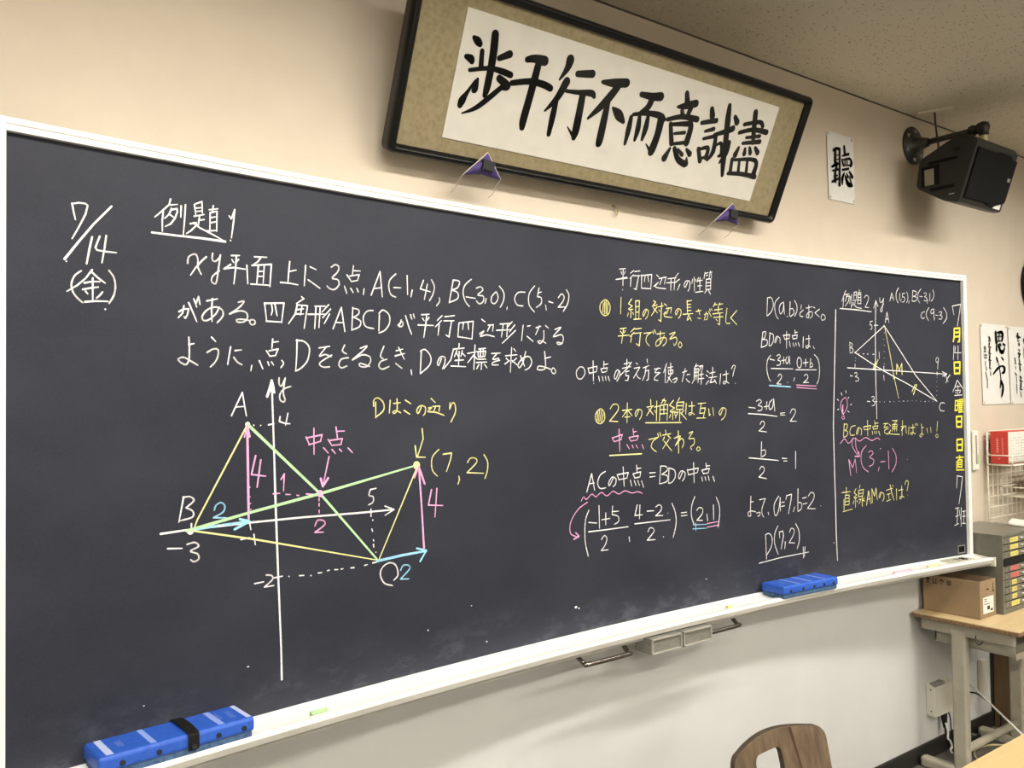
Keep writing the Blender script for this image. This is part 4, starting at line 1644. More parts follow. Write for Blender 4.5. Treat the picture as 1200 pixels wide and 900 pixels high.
tray = ob('chalk_tray', sweep([(.0005, .918), (.005, .918), (.016, .912), (.072, .9055), (.0745, .907), (.077, .9145), (.096, .9145), (.1, .911), (.1, .9055),
     (None, .884), (None, .918)], TX0, TX1), tray_m, board)
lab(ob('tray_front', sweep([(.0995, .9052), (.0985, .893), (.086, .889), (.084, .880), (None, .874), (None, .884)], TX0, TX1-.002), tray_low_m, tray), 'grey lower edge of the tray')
bm = bmesh.new(); xe = TX1
prism(bm, [(by(xe, .103), .878), (by(xe, .103), .9165), (by(xe, .07), .912), (by(xe, 0), .921), (WY-.003, .921), (WY-.003, .872)], 'x', xe-.003, xe+.010)
ob('end_cap', bm, ivory_m, tray)
# sliding pull bars and two small chalk drawers under the tray
def pull(xa, xb):
    y = by((xa+xb)/2, .105); z = .860; r = .012
    pts = [(xa-.002, y+.055, .893), (xa-.002, y+.03, z+.014), (xa+.003, y+.010, z+.001), (xa+.012, y, z), (xb-.012, y, z), (xb-.003, y+.010, z+.001), (xb+.002, y+.03, z+.014), (xb+.008, y+.055, .893)]
    return lab(ob('pull_bar', TB(cr(pts, 5), .0072, 12), chrome_m, board), 'chrome pull bar under the tray')
pull(1.566, 1.742); pull(2.050, 2.242)
for xa, xb in ((1.817, 1.948), (1.955, 2.087)):
    yf = 1.786; z0, z1 = .842, .889
    d = lab(ob('chalk_drawer', BX(xa, xb, yf+.006, yf+.075, z0+.001, z1), alu_m, board), 'small aluminium drawer under the tray')
    bm = bmesh.new()
    for q in ((xa, xb, yf, yf+.008, z1-.005, z1), (xa, xb, yf, yf+.008, z0, z0+.005), (xa, xa+.005, yf, yf+.008, z0, z1), (xb-.005, xb, yf, yf+.008, z0, z1)):
        box(bm, *q, bev=.0012)
    ob('drawer_rim', bm, alu_rim_m, d)
# chalk marks: every run of strokes that stands apart on the slate is a part of its own
cnt = 0
for name, label, col, width, data in CHALK:
    off0 = .0006+.00004*cnt; cnt += 1; strokes = []
    for line in data.split('\n'):
        mul = 1; sm = False
        if line[0] == '~': sm = True; line = line[1:]
        if line[0] == '*': a, line = line.split(' ', 1); mul = float(a[1:])
        pts = [tuple(int(c)/2000 for c in q.split(',')) for q in line.split()]
        if sm: pts = cr(pts, 5)
        w0 = width*(.00112 if col == 'K' else .00078)*mul; n = len(pts)
        ws = [w0*random.uniform(.86, 1.12) for _ in pts]
        if col != 'K' and n > 1 and mul < 1.25: ws[-1] *= .72
        strokes.append((pts, ws))
    for cl in clusters(strokes):
        bm = bmesh.new()
        for si in cl:
            o_ = off0+.000006*(si % 7); ribbon(bm, *strokes[si], lambda x, z: (x, by(x, o_), z))
        ext = max(max(p[k] for i in cl for p in strokes[i][0])-min(p[k] for i in cl for p in strokes[i][0]) for k in (0, 1))
        small = ext < .022 and len(cl) < 3
        o = ob('chalk_dash' if small else name, bm, CH[col], board)
        if not small: o['label'] = label
# loose chalk specks and the little plate in the corner
bm = bmesh.new()
for x, z, r in ((1.62, .995, .006), (1.632, .990, .004), (1.29, .955, .003), (1.10, 1.02, .003), (1.24, 1.06, .0025), (.62, 1.03, .003), (.40, 1.0, .002), (2.2, 1.0, .003), (2.9, 1.05, .003), (3.2, 1.4, .003)):
    disc(bm, (x, z), r*.6, lambda a, b: (a, by(a, .0007), b), 7, 1.5)
lab(ob('chalk_speck', bm, CH['W'], board), 'white chalk specks')['kind'] = 'stuff'
xa, xb = 3.700, 3.750
bm = bmesh.new()
bm.faces.new([bm.verts.new((x, by(x, .0012), z)) for x, z in ((xa, .926), (xb, .926), (xb, .962), (xa, .962))])
pl = lab(ob('maker_plate', bm, alu_m, board), 'small plate in the lower right corner of the slate')
bm = bmesh.new()
bm.faces.new([bm.verts.new((x, by(x, .0016), z)) for x, z in ((xa+.005, .931), (xb-.005, .931), (xb-.005, .957), (xa+.005, .957))])
ob('plate_print', bm, gap_m, pl)

# ------------------------------------------------------------------ things on the tray
def stick(name, label, x0, off, z, length, col, r=.005):
    m = noisy(name+'_stick', tuple(c*.9 for c in col), col, 150, .9)
    o = ob(name, TB([(x0, by(x0, off), z), (x0+length/2, by(x0+length/2, off), z), (x0+length, by(x0+length, off), z)], r, 12), m)
    return tag(o, label, 'chalk', 'chalk sticks on the tray')
stick('chalk_stick', 'green chalk stick lying on the tray right of the strapped blue eraser', .742, .066, .9135, .040, (.45, .66, .32), .0062)
stick('chalk_stick', 'short yellow chalk stub on the tray, left of the far blue eraser', 2.225, .066, .9135, .016, (.80, .74, .25), .0062)
stick('chalk_stick', 'pink chalk stick near the right end of the tray', 3.17, .066, .9125, .105, (.80, .48, .66), .0055)
stick('chalk_stick', 'yellow chalk stick right of the pink one on the tray', 3.39, .064, .9125, .085, (.80, .76, .36), .0055)
t = thing('number_tag', 'cream paper tag with dark figures at the right end of the tray', 'tag', (3.62, by(3.62, .05), .91))
bm = bmesh.new()
def tagp(x, off): return (x, by(x, off), .9165-.075*off)
xa, xb = 3.55, 3.715
bm.faces.new([bm.verts.new(tagp(*q)) for q in ((xa, .068), (xb, .068), (xb, .012), (xa, .012))])
bmesh.ops.solidify(bm, geom=bm.faces[:], thickness=.0012)
ob('tag_card', bm, noisy('cream_tag', (.74, .72, .58), (.78, .76, .63), 60, .8), t)
bm = bmesh.new(); fn = lambda x, o_: (x, by(x, o_), .9180-.075*o_)
ribbon(bm, [(3.628, .05), (3.628, .028)], [.007, .007], fn)
ribbon(bm, cr([(3.668, .04), (3.655, .034), (3.668, .027), (3.681, .034), (3.668, .04), (3.653, .048), (3.668, .055), (3.683, .048), (3.668, .04)], 3), [.006]*25, fn)
ob('figures', bm, ink_m, t)

def eraser(label, loc, rot, L, W, stripes, strap, rivets):
    t = thing('blackboard_eraser', label, 'eraser', loc); t.rotation_euler = rot
    # built in local space, parts parented without inverse
    def part(name, bm, m, smooth=False, par=None):
        o = ob(name, bm, m, None, smooth); o.parent = par or t; return o
    part('felt_pad', BX(.004, L-.004, -W+.004, -.004, 0, .017, bev=.004), blue2_m)
    cov = part('cover', BX(0, L, -W, 0, .014, .044, bev=.0075, seg=3), blue_m)
    for i, (u, wd, mm) in enumerate(stripes):
        part('printed_stripe', BX(u*L-wd/2, u*L+wd/2, -W+.007, -.007, .0440, .0443), mm, par=cov)
    for u in rivets:
        bm = bmesh.new(); tube(bm, [(u*L, -W-.0025, .026), (u*L, -W+.003, .026)], .0052, 12); part('rivet', bm, rivet_m, par=cov)
    for cx, cy, k, ww in ((.165, -W*.5, 5, .0018), (.80 if strap else .3, -W*.45, 6, .0013), (.885, -W*.5, 7, .0013)):
        bm = bmesh.new()
        for j in range(k):
            yy = cy+(j-k/2)*.0065
            ribbon(bm, [(cx*L-.005, yy), (cx*L-.001, yy+.003), (cx*L+.003, yy-.001), (cx*L+.006, yy+.003)], [ww]*4, lambda a, b: (a, b, .0444))
        part('faint_print', bm, stripe_m, par=cov)
    if strap:
        u = .575*L; bm = bmesh.new()
        prof = [(-W-.003, .012), (-W-.004, .036), (-W+.002, .046), (-W*.5, .0505), (-.004, .047), (.002, .038), (.001, .018)]
        prof = [tuple(q) for q in cr(prof, 3)]
        A = [bm.verts.new((u-.011, a, b)) for a, b in prof]; B = [bm.verts.new((u+.011, a, b)) for a, b in prof]
        for i in range(len(prof)-1): bm.faces.new((A[i], A[i+1], B[i+1], B[i]))
        bmesh.ops.solidify(bm, geom=bm.faces[:], thickness=.003)
        s = part('hand_strap', bm, strap_m)
        part('snap_button', TB([(u, -W-.0085, .02), (u, -W-.003, .02)], .005, 12), rivet_m, par=s)
    return t
eraser('blue eraser with a black hand strap at the left end of the tray', (.287, 1.809, .9115), (0, 0, math.atan2(.031, .304)), .305, .1,
       [(.075, .013, stripe2_m), (.335, .011, stripe_m), (.775, .012, stripe_m), (.965, .010, stripe2_m)], True, [.14, .36, .745, .92])
eraser('blue eraser with thin white bars and no strap, farther right on the tray', (2.470, 1.890, .9115), (0, 0, math.atan2(-.018, .294)), .300, .1,
       [(.30, .006, stripe2_m), (.52, .006, stripe2_m), (.77, .006, stripe2_m)], False, [.12, .34, .54, .73, .90])

# ------------------------------------------------------------------ framed calligraphy leaning off the wall
T = math.radians(24); FY, FZ = 1.885, 2.25
def fp(x, v, d=0):            # d: distance out of the picture plane towards the room
    return (x, FY-v*math.sin(T)-d*math.cos(T), FZ+v*math.cos(T)-d*math.sin(T))
pic = thing('framed_calligraphy', 'long black-framed calligraphy on gold brocade, tilted forward above the chalkboard', 'picture', fp(1.78, 0, 0))
fx0, fx1, fv0, fv1 = .992, 2.563, -.004, .442
def rrect(x0, x1, y0, y1, r, n=6):
    out = []
    for cx, cy, a in ((x1-r, y1-r, 0), (x0+r, y1-r, 90), (x0+r, y0+r, 180), (x1-r, y0+r, 270)):
        for i in range(n+1):
            q = math.radians(a+90*i/n); out.append((cx+r*math.cos(q), cy+r*math.sin(q)))
    return out
bm = bmesh.new(); loops = []
for ins, d, r in ((0, -.028, .02), (0, .006, .02), (.004, .014, .018), (.010, .018, .015), (.017, .015, .012), (.021, .008, .008), (.0235, .007, .006), (.0245, -.003, .005), (.0245, -.028, .005)):
    loops.append([bm.verts.new(fp(x, v_, d)) for x, v_ in rrect(fx0+ins, fx1-ins, fv0+ins, fv1-ins, r)])
k = len(loops[0])
for A, B in zip(loops, loops[1:]+loops[:1]):
    for i in range(k): bm.faces.new((A[i], A[(i+1) % k], B[(i+1) % k], B[i])).smooth = True
ob('frame_moulding', bm, frame_m, pic)
def slab(x0, x1, v0, v1, d0, d1):
    bm = bmesh.new(); A = [bm.verts.new(fp(x, v_, d)) for x in (x0, x1) for v_ in (v0, v1) for d in (d0, d1)]
    for q in ((0, 1, 3, 2), (4, 6, 7, 5), (0, 4, 5, 1), (2, 3, 7, 6), (0, 2, 6, 4), (1, 5, 7, 3)): bm.faces.new([A[i] for i in q])
    return bm
ob('brocade_mount', slab(fx0+.02, fx1-.02, fv0+.02, fv1-.02, -.02, -.004), mount_m, pic)
sheet = ob('calligraphy_sheet', slab(1.148, 2.414, .058, .381, -.0045, -.0015), paper_m, pic)
ink_parts('frame', lambda x, v_, d: fp(x, v_, -.0012+d), sheet, .94)
ob('glass_pane', slab(fx0+.0235, fx1-.0235, fv0+.0235, fv1-.0235, .0015, .0035), glass_m, pic)

def cushion(label, px):   # px: apex, left tip, notch, right tip on the plane y = yc
    yc = 1.846; t = thing('frame_cushion', label, 'cushion', (px[2][0], yc, px[2][1]), 'purple pads under the picture frame')
    bm = bmesh.new(); a, l, n, r = [Vector((p[0], yc, p[1])) for p in px]
    mid = (a+n)/2
    def side(s, k=8):
        ctr = bm.verts.new(mid+Vector((0, -.017 if s < 0 else .012, -.004)))
        edge = []
        for p, q in ((a, l), (l, n), (n, r), (r, a)):
            for i in range(k): edge.append(p.lerp(q, i/k))
        mids = [e.lerp(mid, .45)+Vector((0, (-.015 if s < 0 else .010), 0)) for e in edge]
        E = [bm.verts.new(e+Vector((0, -.002 if s < 0 else .002, 0))) for e in edge]; M = [bm.verts.new(e) for e in mids]
        K = len(E)
        for i in range(K):
            bm.faces.new((E[i], E[(i+1) % K], M[(i+1) % K], M[i])).smooth = True
            bm.faces.new((M[i], M[(i+1) % K], ctr)).smooth = True
        return E
    F = side(-1); B = side(1); K = len(F)
    for i in range(K): bm.faces.new((F[i], F[(i+1) % K], B[(i+1) % K], B[i]))
    ob('pad', bm, purple_m, t)
    bm = bmesh.new(); q = Vector((0, -.003, 0)); tube(bm, [l+q, a+q, r+q], .0016, 8); lab(ob('piping', bm, cord_m, t), 'pale piping')
    bm = bmesh.new(); c = mid.lerp(n, .35)+Vector((.003, 0, -.002))
    A = [bm.verts.new(c+Vector((x, y, z))) for y in (-.024, -.010) for x, z in ((-.022, -.009), (-.017, .017), (.020, .013), (.013, -.014))]
    for f in ((0, 1, 2, 3), (7, 6, 5, 4), (0, 4, 5, 1), (1, 5, 6, 2), (2, 6, 7, 3), (3, 7, 4, 0)): bm.faces.new([A[i] for i in f])
    ob('black_catch', bm, black_m, t)
    for p, dx in ((l, .012), (r, .018)):
        ob('string', TB(cr([p, p+Vector((dx*.1, .02, -.01)), p+Vector((dx*.6, .05, -.024)), p+Vector((dx*.5, .07, -.032))], 4), .0011, 6), cord_m, t)
    return t
cushion('purple triangular pad with a black catch under the left part of the frame', [(1.280, 2.280), (1.200, 2.209), (1.262, 2.219), (1.322, 2.212)])
cushion('purple triangular pad with a black catch near the right end of the frame', [(2.298, 2.277), (2.197, 2.202), (2.270, 2.214), (2.325, 2.206)])

t = thing('wall_hook', 'tiny brass wire hook on the wall just below the middle of the framed calligraphy', 'hook', (1.842, WY, 2.205))
ob('wire_loop', TB(cr([(1.838, WY, 2.228), (1.838, WY-.010, 2.226), (1.838, WY-.012, 2.205), (1.843, WY-.012, 2.199), (1.848, WY-.012, 2.205), (1.848, WY-.012, 2.222)], 4), .0018, 8), new_mat('dull_brass', (.42, .33, .16), .4, .6), t)
ob('screw_base', TB([(1.838, WY-.0005, 2.228), (1.838, WY-.004, 2.228)], .005, 12), new_mat('brass_base', (.40, .32, .17), .4, .6), t)

# ------------------------------------------------------------------ sheets on the wall
def poster(label, quad, key, yoff=.004, group=None):
    cx = sum(q[0] for q in quad)/4; zz = min(q[1] for q in quad)
    t = thing('calligraphy_poster', label, 'poster', (cx, WY, zz), group)
    N = 8; bm = bmesh.new(); G = []
    a, b, c, d = [Vector((q[0], 0, q[1])) for q in quad]      # TL TR BR BL
    for i in range(N+1):
        row = []
        for j in range(N+1):
            p = a.lerp(b, j/N).lerp(d.lerp(c, j/N), i/N); p.y = WY-yoff-.0035*math.sin(PI*j/N)*math.sin(PI*i/N)
            row.append(bm.verts.new(p))
        G.append(row)
    for i in range(N):
        for j in range(N): bm.faces.new((G[i][j], G[i+1][j], G[i+1][j+1], G[i][j+1]))
    ob('paper_sheet', bm, poster_m, t)
    ink_parts(key, lambda x, z, d: (x, WY-yoff-.0046-d, z), t, 0.96 if key == 'listen' else 1.35)
    ins = .010
    for q, sx, sz in ((a, 1, -1), (b, -1, -1), (c, -1, 1), (d, 1, 1)):
        ob('tack', TB([(q.x+ins*sx, WY-yoff+.001, q.z+ins*sz), (q.x+ins*sx, WY-yoff-.004, q.z+ins*sz)], .006, 10), clear_m, t)
    return t
poster('white sheet with one brushed character beside the framed calligraphy', [(3.018, 2.692), (3.208, 2.690), (3.213, 2.414), (3.026, 2.412)], 'listen')
poster('white brush-lettered poster nearest the right edge of the chalkboard', [(4.282, 1.968), (4.566, 1.970), (4.588, 1.568), (4.294, 1.566)], 'caring')
poster('brush-lettered poster cut off at the right edge of the photo', [(4.582, 1.966), (4.872, 1.968), (4.886, 1.566), (4.598, 1.566)], 'wide')

# ------------------------------------------------------------------ loudspeaker on its bracket
sx, sy, sz = 3.712, 1.650, 2.747
t = thing('wall_loudspeaker', 'black loudspeaker on an iron arm near the ceiling, right of the framed calligraphy', 'loudspeaker', (3.69, WY, 2.74))
bm = bmesh.new(); fc = Vector((3.690, WY, 2.742))
tube(bm, [fc+Vector((0, -.001, 0)), fc+Vector((0, -.008, 0)), fc+Vector((0, -.010, 0)), fc+Vector((0, -.018, 0)), fc+Vector((0, -.050, 0)), fc+Vector((0, -.075, 0))],
     [.086, .086, .082, .036, .026, .018], 28)
fl = ob('wall_flange', bm, iron_m, t)
for k in range(6):
    a = 2*PI*(k+.4)/6; c = fc+Vector((.062*math.cos(a), 0, .062*math.sin(a)))
    ob('bolt', TB([c+Vector((0, -.009, 0)), c+Vector((0, -.014, 0))], .0115, 6), bolt_m, fl)
ob('bracket_arm', TB([(3.690, WY-.05, 2.742), (sx, sy+.02, sz)], .0125, 16), iron_m, t)
bm = bmesh.new(); tube(bm, [(sx-.003, sy+.062, sz-.001), (sx-.001, sy+.058, sz), (sx, sy+.022, sz), (sx, sy+.018, sz)], [.015, .020, .020, .016], 16)
tube(bm, [(sx-.022, sy+.006, sz), (sx-.020, sy+.006, sz), (sx+.020, sy+.006, sz), (sx+.022, sy+.006, sz)], [.012, .022, .022, .012], 18)
tube(bm, [(sx, sy, sz+.02), (sx, sy, sz-.03), (sx, sy, sz-.034)], [.021, .0195, .012], 16)
tube(bm, [(sx-.005, sy+.035, sz-.025), (sx-.005, sy+.035, sz-.018)], .006, 8)
bmesh.ops.create_uvsphere(bm, u_segments=20, v_segments=12, radius=.0265, matrix=Matrix.Translation((sx, sy+.002, sz+.002)))
bmesh.ops.create_uvsphere(bm, u_segments=16, v_segments=10, radius=.021, matrix=Matrix.Translation((sx, sy+.045, sz+.003)))
ob('elbow_joint', bm, iron_m, t, smooth=True)
lab(ob('post_collar', TB([(sx, sy, sz-.030), (sx, sy, sz-.062)], .0155, 16), noisy('yellow_tape', (.62, .56, .26), (.68, .62, .32), 60, .6), t), 'yellow band')
# cabinet profile (y, z), seen from its side
spx0, spx1 = 3.527, 3.893
prof = [(1.590, 2.645), (1.603, 2.668), (1.650, 2.690), (1.690, 2.686), (1.792, 2.628), (1.806, 2.610), (1.820, 2.516), (1.812, 2.500), (1.752, 2.440), (1.735, 2.428), (1.690, 2.412), (1.668, 2.413)]
bm = bmesh.new(); prism(bm, prof, 'x', spx0, spx1)
for v_ in bm.verts:
    if v_.co.y > 1.78: v_.co.y += .032; v_.co.x += .002 if v_.co.x < 3.7 else -.002
bmesh.ops.bevel(bm, geom=[e for e in bm.edges], offset=.006, segments=2, affect='EDGES', profile=.5)
cab = ob('speaker_cabinet', bm, speaker_m, t)
fn_ = Vector((0, -(2.645-2.413), -(1.668-1.590))).normalized()     # front normal
fu = Vector((0, 1.590-1.668, 2.645-2.413)).normalized(); fh = math.hypot(.078, .232)
f0 = Vector((spx0, 1.668, 2.413))
def fpt(x, v_, d): return f0+Vector((x, 0, 0))+fu*v_+fn_*d
W_ = spx1-spx0
outline = [(.012, .020), (.10, .020), (.20, .020), (.235, .012), (.262, .010), (.290, .020), (W_-.02, .034), (W_-.010, .045), (W_-.010, fh-.030), (W_-.05, fh-.030), (W_-.075, fh-.016), (.19, fh-.016), (.165, fh-.022), (.012, fh-.022)]
bm = bmesh.new(); A = [bm.verts.new(fpt(x, v_, .0005)) for x, v_ in outline]; B = [bm.verts.new(fpt(x, v_, .009)) for x, v_ in outline]
bm.faces.new(B); n = len(A)
for i in range(n): bm.faces.new((A[i], A[(i+1) % n], B[(i+1) % n], B[i]))
ob('grille', bm, grille_m, cab)
bm = bmesh.new(); A = [fpt(x, v_, d) for d in (.0, .0014) for x, v_ in ((W_-.085, .006), (W_-.025, .006), (W_-.025, .036), (W_-.085, .036))]
A = [bm.verts.new(q+Vector((0, -.001, 0))) for q in A]
for f in ((0, 1, 2, 3), (7, 6, 5, 4), (0, 4, 5, 1), (1, 5, 6, 2), (2, 6, 7, 3), (3, 7, 4, 0)): bm.faces.new([A[i] for i in f])
lab(ob('sticker', bm, white_m, cab), 'white sticker')
bm = bmesh.new(); A = [fpt(x, v_, .0095) for x, v_ in ((W_-.05, .125), (W_-.025, .125), (W_-.025, .14), (W_-.05, .14))]; bm.faces.new([bm.verts.new(q) for q in A])
ob('badge', bm, bolt_m, cab)
# side details: carrying recess, light through it painted as a pale patch, slots, catches
def sidebox(y0, z0, y1, z1, out, m, name, lbl=None, tilt=.0):
    bm = BX(spx0-out, spx0+.004, y0, y1, z0, z1, bev=.001); o = ob(name, bm, m, cab)
    if lbl: lab(o, lbl)
    return o
sidebox(1.750, 2.502, 1.826, 2.588, .0015, gap_m, 'side_recess')
sidebox(1.772, 2.505, 1.812, 2.574, .0022, noisy('pale_recess_patch', (.20, .18, .13), (.24, .215, .16), 20, .8), 'recess_light_patch', 'pale patch painted as light through the side')
sidebox(1.675, 2.592, 1.795, 2.604, .0018, gap_m, 'slot'); sidebox(1.690, 2.478, 1.790, 2.492, .0018, gap_m, 'slot')
sidebox(1.660, 2.626, 1.690, 2.640, .006, black_m, 'catch'); sidebox(1.69, 2.449, 1.712, 2.453, .003, bolt_m, 'metal_lip')

t = thing('cable_outlet', 'small ceiling plate with a dark cable dropping behind the loudspeaker', 'cable', (3.71, 1.85, CEIL))
bm = bmesh.new(); A = [bm.verts.new((x, y, z)) for z in (CEIL, CEIL-.006) for x, y in ((3.66, 1.905), (3.70, 1.935), (3.765, 1.80), (3.725, 1.775))]
for f in ((0, 1, 2, 3), (7, 6, 5, 4), (0, 4, 5, 1), (1, 5, 6, 2), (2, 6, 7, 3), (3, 7, 4, 0)): bm.faces.new([A[i] for i in f])
ob('ceiling_plate', bm, noisy('cream_plate', (.66, .61, .49), (.70, .65, .53), 20, .6), t)
ob('cable', TB(cr([(3.712, 1.856, CEIL-.004), (3.722, 1.856, 2.80), (3.742, 1.858, 2.74), (3.745, 1.86, 2.70), (3.735, 1.855, 2.66), (3.72, 1.838, 2.62)], 5), .0042, 8), new_mat('dark_brown_cable', (.05, .03, .02), .6), t)

# ------------------------------------------------------------------ wall clock, thermometer strip
t = thing('wall_clock', 'round black-rimmed wall clock cut off at the right edge, above the posters', 'clock', (4.91, WY, 2.045))
cc = Vector((4.905, WY, 2.195)); R0 = .160
bm = bmesh.new(); prf = [(R0-.012, .002), (R0-.002, .012), (R0, .03), (R0-.006, .045), (R0-.018, .048), (R0-.024, .038), (R0-.026, .02)]
rings = []
for r, d in prf: rings.append([bm.verts.new(cc+Vector((r*math.cos(2*PI*k/40), -d, r*math.sin(2*PI*k/40)))) for k in range(40)])
for A, B in zip(rings, rings[1:]):
    for k in range(40): bm.faces.new((A[k], A[(k+1) % 40], B[(k+1) % 40], B[k])).smooth = True
ob('rim', bm, black_m, t)
ob('dial', TB([cc+Vector((0, -.004, 0)), cc+Vector((0, -.020, 0))], R0-.020, 40), white_m, t)
ob('hour_hand', BX(cc.x-.004, cc.x+.004, WY-.026, WY-.024, cc.z, cc.z+.07), black_m, t)
ob('minute_hand', BX(cc.x, cc.x+.10, WY-.029, WY-.027, cc.z-.003, cc.z+.003), black_m, t)
t = thing('thermometer', 'slim white wall thermometer strip right of the chalkboard frame, above the cabinet', 'thermometer', (4.195, WY, 1.25))
pl = ob('backing_strip', BX(4.166, 4.224, WY-.012, WY-.001, 1.25, 1.443, bev=.006), noisy('cream_strip', (.74, .72, .62), (.78, .76, .66), 40, .5), t)
ob('tube', BX(4.190, 4.198, WY-.0135, WY-.0115, 1.28, 1.42), grey_txt_m, pl)
lab(ob('comfort_band', BX(4.204, 4.214, WY-.0128, WY-.0115, 1.28, 1.325), green_m, pl), 'green band')
bm = bmesh.new()
for k in range(18): box(bm, 4.201, 4.208 if k % 3 else 4.214, WY-.0127, WY-.0117, 1.285+k*.0075, 1.2865+k*.0075)
ob('scale_marks', bm, grey_txt_m, pl)
bm = bmesh.new()
for k in range(18): box(bm, 4.176, 4.184, WY-.0127, WY-.0117, 1.285+k*.0075, 1.2865+k*.0075)
ob('scale_marks', bm, grey_txt_m, pl)

# ------------------------------------------------------------------ wire rack on the wall with baskets
gx0, gx1, gz0, gz1 = 4.285, 4.985, .80, 1.436
rack = thing('wire_rack', 'white wire grid panel on the wall behind the steel drawer cabinet', 'rack', (4.6, WY, gz0))
bm = bmesh.new(); gy = WY-.022
for k in range(15):
    x = gx0+k*.05; tube(bm, [(x, gy, gz0), (x, gy, gz1)], .0026 if k else .0045, 6)
for k in range(13):
    z = gz1-k*.053; tube(bm, [(gx0, gy-.004, z), (gx1, gy-.004, z)], .0024 if k else .004, 6)
ob('grid', bm, wire_m, rack)
for x, z in ((gx0+.05, gz1-.03), (gx1-.05, gz1-.03)): ob('wall_hook', TB([(x, WY, z), (x, gy-.006, z)], .004, 8), wire_m, rack)
def basket(x0, x1, z0, h, dep):
    bm = bmesh.new(); y1 = gy-.008; y0 = y1-dep
    for z in (z0, z0+h): tube(bm, [(x0, y1, z), (x0, y0, z), (x1, y0, z), (x1, y1, z), (x0, y1, z)], .0032, 6)
    tube(bm, [(x0, y1, z0+h), (x0, y1, z0+h*1.9)], .003, 6); tube(bm, [(x1, y1, z0+h), (x1, y1, z0+h*1.9)], .003, 6)
    for k in range(1, 10):
        x = x0+(x1-x0)*k/10; tube(bm, [(x, y1, z0), (x, y0, z0)], .0018, 6)
    for x in (x0, x1):
        tube(bm, [(x, y0, z0), (x, y0, z0+h)], .003, 6); tube(bm, [(x, y1, z0), (x, y1, z0+h)], .003, 6)
    return ob('wire_basket', bm, wire_m, rack)
basket(4.262, 4.62, 1.276, .046, .115)
basket(4.40, 4.76, 1.115, .045, .15)
t = thing('boxed_book', 'red and white boxed volume standing in the upper wire basket', 'book', (4.38, 1.865, 1.28))
b = ob('slipcase', BX(4.283, 4.480, 1.832, 1.912, 1.281, 1.437, bev=.002), red_m, t)
lab(ob('front_panel', BX(4.287, 4.478, 1.8305, 1.8325, 1.284, 1.434), page_m, b), 'white printed face')
bm = bmesh.new()
for k in range(9):
    for j in range(6):
        if random.random() < .72: box(bm, 4.31+j*.026, 4.318+j*.026+random.uniform(0, .01), 1.8300, 1.8306, 1.30+k*.013, 1.302+k*.013)
ob('print', bm, grey_txt_m, b)
bm = bmesh.new()
for k in range(12): box(bm, 4.2824, 4.2832, 1.852+.003*(k % 2), 1.857+.003*(k % 2), 1.325+k*.007, 1.329+k*.007)
for k in range(8): box(bm, 4.2824, 4.2832, 1.875, 1.884, 1.335+k*.009, 1.340+k*.009)
box(bm, 4.2824, 4.2832, 1.868, 1.878, 1.302, 1.308)
lab(ob('spine_print', bm, noisy('pink_print', (.72, .35, .32), (.76, .42, .38), 90, .7), b), 'pale lettering on the red side')
t = thing('brown_pouch', 'brown folder leaning in the lower wire basket at the right edge', 'folder', (4.6, 1.86, 1.12))
bm = bmesh.new(); A = [(4.535, 1.80), (4.72, 1.80), (4.72, 1.90), (4.535, 1.90)]
prism(bm, [(4.50, 1.285), (4.74, 1.285), (4.74, 1.120), (4.555, 1.120), (4.515, 1.20)], 'y', 1.80, 1.86); bmesh.ops.bevel(bm, geom=bm.edges[:], offset=.004, segments=2, affect='EDGES')
ob('folder_body', bm, noisy('tan_folder', (.40, .31, .20), (.46, .36, .24), 30, .7), t)
ob('folder_edge', BX(4.498, 4.50, 1.815, 1.845, 1.22, 1.275), gap_m, t)

# ------------------------------------------------------------------ student desk against the wall
def school_desk(label, x0, x1, y0, y1, ztop, top_m, edge):
    t = thing('school_desk', label, 'desk', ((x0+x1)/2, (y0+y1)/2, 0))
    top = ob('desktop', BX(x0, x1, y0, y1, ztop-.004, ztop, bev=.0015), top_m, t)
    lab(ob('edge_band', BX(x0-.0008, x1+.0008, y0-.0008, y1+.0008, ztop-.020, ztop-.003, bev=.003), edge, top), 'rough brown edge')
    ym = y0+.585*(y1-y0); zf = ztop-.02
    for x in (x0+.045, x1-.045):
        ob('post', BX(x-.020, x+.020, ym-.030, ym+.030, .035, zf-.020, bev=.010, seg=3), tube_m, t)
        ob('foot', BX(x-.024, x+.024, y0+.05, y1-.005, 0, .048, bev=.014, seg=3), tube_m, t)
        ob('side_arm', BX(x-.014, x+.014, y0+.035, y1-.02, zf-.052, zf, bev=.005), tube_m, t)
    ob('crossbar', TB([(x0+.05, ym, .115), (x1-.05, ym, .115)], .0165, 12), tube_m, t)
    bm = bmesh.new()
    box(bm, x0+.075, x1-.075, y0+.05, y1-.06, zf-.105, zf-.098); box(bm, x0+.075, x0+.080, y0+.05, y1-.06, zf-.1, zf); box(bm, x1-.08, x1-.075, y0+.05, y1-.06, zf-.1, zf)
    box(bm, x0+.075, x1-.075, y1-.066, y1-.06, zf-.1, zf); box(bm, x0+.075, x1-.075, y0+.045, y0+.052, zf-.115, zf-.09)
    ob('book_tray', bm, tube_m, t)
    ob('bag_hook', TB(cr([(x0+.012, ym-.08, zf-.03), (x0+.005, ym-.085, zf-.055), (x0-.002, ym-.10, zf-.062), (x0-.004, ym-.115, zf-.045)], 4), .0025, 6), iron_m, t)
    return t
DZ = .672
school_desk('worn student desk against the wall carrying the carton and drawer cabinet', 3.566, 4.180, 1.502, 1.934, DZ, maple_m, band_m)
school_desk('bright student desk in the bottom right corner of the photo', 1.975, 2.625, .62, 1.052, .672, desk_m, band_m)

